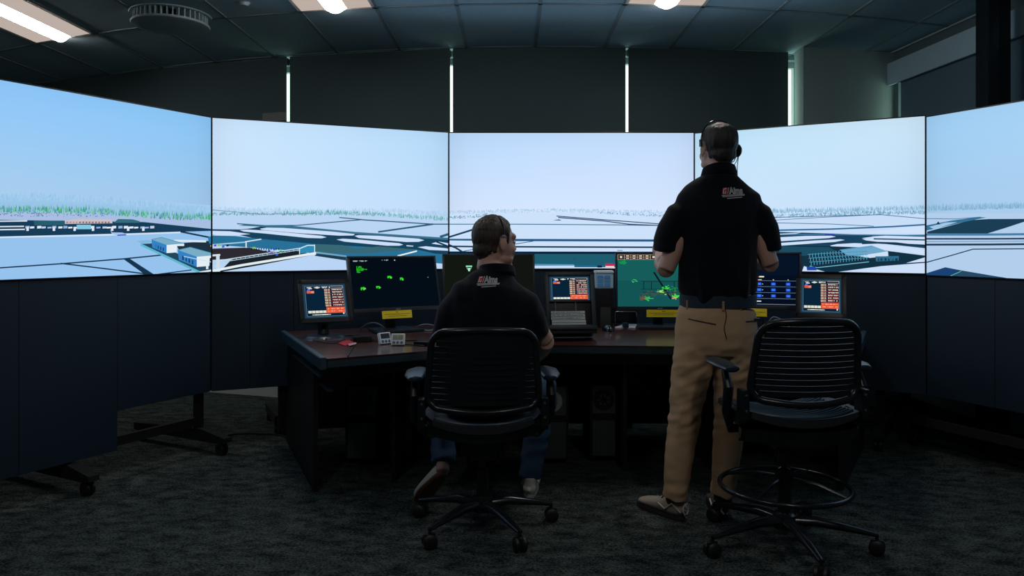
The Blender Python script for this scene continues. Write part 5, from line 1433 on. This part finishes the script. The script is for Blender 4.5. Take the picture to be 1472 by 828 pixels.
# headset
t = thing('headset', Mh @ V((0, -.01, .03)), 'black over-head headset with microphone boom worn by the standing person', 'headset')
bm = nb(); pts = []
for i in range(25):
    a = math.radians(200-220*i/24); pts.append(Mh @ V((.0845*math.cos(a)-.001, -.004, .030+.0965*math.sin(a))))
tube(bm, pts, .0035, 10); obj('headband', bm, M_GLOSS, t)
bm = nb(); lathe(bm, [(0, .016), (.022, .014), (.030, .006), (.030, -.006), (0, -.008)], Mh @ T(.092, -.006, -.010) @ Ry(math.pi/2), 24); obj('ear_cushion', bm, M_BLACK, t)
bm = nb(); box(bm, (-.0885, -.006, .020), (.008, .018, .034), Mh, bevel=.003); pd = obj('temple_pad', bm, mat('pad_blue_black', (.02, .05, .09, 1), .3), t)
bm = nb(); ell(bm, (-.094, -.012, .020), (.002, .004, .004), Mh, sub=2); obj('rivet', bm, M_CHROME, pd)
bm = nb(); tube(bm, [Mh @ V((.098, -.005, -.020)), Mh @ V((.096, .03, -.055)), Mh @ V((.075, .085, -.075)), Mh @ V((.045, .110, -.068))], .0022, 8); obj('boom', bm, M_BLACK, t)
bm = nb(); ell(bm, (.040, .113, -.066), (.011, .007, .007), Mh); obj('microphone', bm, M_BLACK, t)
bm = nb(); q = Mh @ V((.094, -.018, -.032)); tube(bm, [q, q+V((-.012, -.005, -.03)), q+V((-.028, .0, -.055))], .0018, 6); tube(bm, [q, q+V((-.006, 0, -.05)), q+V((-.004, .01, -.11)), q+V((-.01, .03, -.13))], .0018, 6); obj('cord', bm, M_BLACK, t)

# ---------- seated person
YT = 3.34
def t_(px, py, dy=0): return P(px, py, YT+dy)
se = thing('person', (-.12, 3.6, 0), 'seated person in a navy polo and jeans, head turned to the right', 'person')
Mh = T(*P(711, 348.5, 3.40)) @ Rz(-.92) @ Rx(-.06)
body = nb(); head_shapes(body, Mh)
limb(body, [(Mh @ V((0, -.015, -.045)), .054, .058), (Mh @ V((-.004, -.022, -.10)), .056, .060), (t_(714, 398, .02), .070, .066), (t_(712, 412, .0), .10, .075)])
limb(body, [(V((-.13, 3.36, .56)), .150, .12), (V((-.12, 3.33, .68)), .145, .11), (t_(706, 455), .15, .10), (t_(708, 432), .15, .09), (t_(710, 416, .01), .12, .06)])
eL, wL = V((-.315, 3.40, .845)), V((-.25, 3.62, .69)); eR, wR = V((.150, 3.38, .815)), V((.10, 3.61, .69))
for sh, e, w_ in ((t_(664, 444), eL, wL), (t_(752, 443), eR, wR)):
    limb(body, [(sh, .044, .052), (sh.lerp(e, .5), .046, .050), (e, .040, .042)], n=16)
    limb(body, [(e-V((0, .012, 0)), .038, .038), (e.lerp(w_, .35), .043, .042), (e.lerp(w_, .75), .032, .030), (w_, .026, .022)], side=V((1, 0, .2)), n=16)
hand(body, frame(wL, V((.08, .9, -.28)), V((0, .3, 1))), 1, .30)
hand(body, frame(wR, V((-.06, .9, -.28)), V((0, .3, 1))), -1, .30)
kL, kR = V((-.335, 3.80, .52)), V((.165, 3.83, .52))
anL, anR = V((-.325, 3.60, .225)), V((.085, 3.775, .105))
for h, k, a in ((V((-.215, 3.42, .575)), kL, anL), (V((-.045, 3.42, .575)), kR, anR)):
    limb(body, [(h, .075, .07), (k, .050, .052)], n=16); limb(body, [(k, .048, .05), (k.lerp(a, .35), .050, .05), (a, .030, .034), (a+(a-k).normalized()*.05, .032, .036)], n=16)
body = remesh(body, .0045, 3); obj('body', body, M_SKIN, se)
hair(Mh, M_HAIR1, se, part=True); eyes(Mh, se)
bm = nb()
limb(bm, [(V((-.13, 3.37, .535)), .178, .145), (V((-.125, 3.34, .62)), .176, .142), (t_(704, 505), .182, .134), (t_(706, 470), .196, .134), (t_(707, 445), .204, .132), (t_(708, 428), .196, .118), (t_(709, 415), .172, .098), (t_(711, 404, .01), .130, .080), (t_(713, 394, .015), .088, .070), (t_(714, 387, .02), .070, .066)], n=36, dome=.1)
limb(bm, [(t_(669, 428), .054, .062), (t_(657, 436), .061, .072), (t_(647, 455), .064, .073), (t_(641, 475, .02), .061, .068), (t_(638, 488, .03), .058, .064)], n=24, dome=.05)
limb(bm, [(t_(746, 427), .054, .062), (t_(757, 436), .060, .072), (t_(765, 452), .059, .072), (t_(771, 468, .01), .053, .066), (t_(775, 481, .02), .049, .062)], n=24, dome=.05)
bm = remesh(bm, .0075, 5)
fold(bm, lambda p: noise.noise(V((p.x*14+p.z*6, 2, p.z*6)))*.010+noise.noise(V((p.x*28, 8, p.z*16)))*.004)
shirt = obj('shirt', bm, M_NAVY, se)
bm = nb(); rings = []; n = 30
cc = t_(714, 396, .02)
for r_, zz in (((.082, .078), 0.0), ((.085, .082), .010), ((.076, .073), .040), ((.070, .067), .042), ((.068, .065), .02), ((.072, .068), -.005)):
    rings.append([bm.verts.new(cc+V((r_[0]*math.cos(2*math.pi*j/n), r_[1]*math.sin(2*math.pi*j/n), zz-.014*math.sin(2*math.pi*j/n)))) for j in range(n)])
for A, B in zip(rings, rings[1:]+rings[:1]):
    for j in range(n): bm.faces.new((A[j], A[(j+1) % n], B[(j+1) % n], B[j]))
bmesh.ops.recalc_face_normals(bm, faces=bm.faces[:]); obj('collar', bm, M_NAVY, shirt)
logo(se, shirt, 702, 405.5, YT, .088, .0)
bm = nb()
limb(bm, [(V((-.13, 3.33, .60)), .172, .135), (V((-.13, 3.36, .555)), .178, .13)], n=30)
for h, k, a in ((V((-.215, 3.40, .575)), kL, anL), (V((-.045, 3.40, .575)), kR, anR)):
    limb(bm, [(h, .094, .085), (h.lerp(k, .5), .084, .080), (k, .068, .068)], n=22, dome=.8)
    limb(bm, [(k, .066, .066), (k.lerp(a, .35), .066, .066), (k.lerp(a, .75), .060, .062), (k.lerp(a, 1.03), .056, .062)], n=22, dome=.1)
bm = remesh(bm, .0075, 4)
fold(bm, lambda p: noise.noise(V((p.x*9, p.y*9, p.z*24)))*.009)
obj('jeans', bm, M_JEAN, se)
toe = V((-.455, 3.70, .012)); heel = V((-.335, 3.585, .165))
yv = (toe-heel).normalized(); Msh = frame(heel+V((0, -.0, -.0)), yv, V((.25, .55, .75)))
shoe(Msh @ T(0, -.045, -.03), se, M_SHOEW, M_GUM, M_SHOEW, L=.27, W=.092, label='left white sneaker with its heel raised')
shoe(T(.082, 3.705, 0) @ Rz(-.1), se, M_SHOEW, M_SOLEW, M_SHOEW, L=.27, W=.090, label='right white sneaker flat on the carpet')
t = thing('headset', Mh @ V((0, -.01, .05)), 'thin dark headset on the seated person\'s head with a small grey pad', 'headset')
bm = nb(); ell(bm, (.0835, -.012, .026), (.004, .012, .007), Mh); obj('temple_pad', bm, mat('pad_grey', (.25, .33, .36, 1), .3), t)
bm = nb(); tube(bm, [Mh @ V((.0845*math.cos(math.radians(a)), -.012, .026+.096*math.sin(math.radians(a)))) for a in range(0, 181, 10)], .0025, 8); obj('headband', bm, M_BLACK, t)
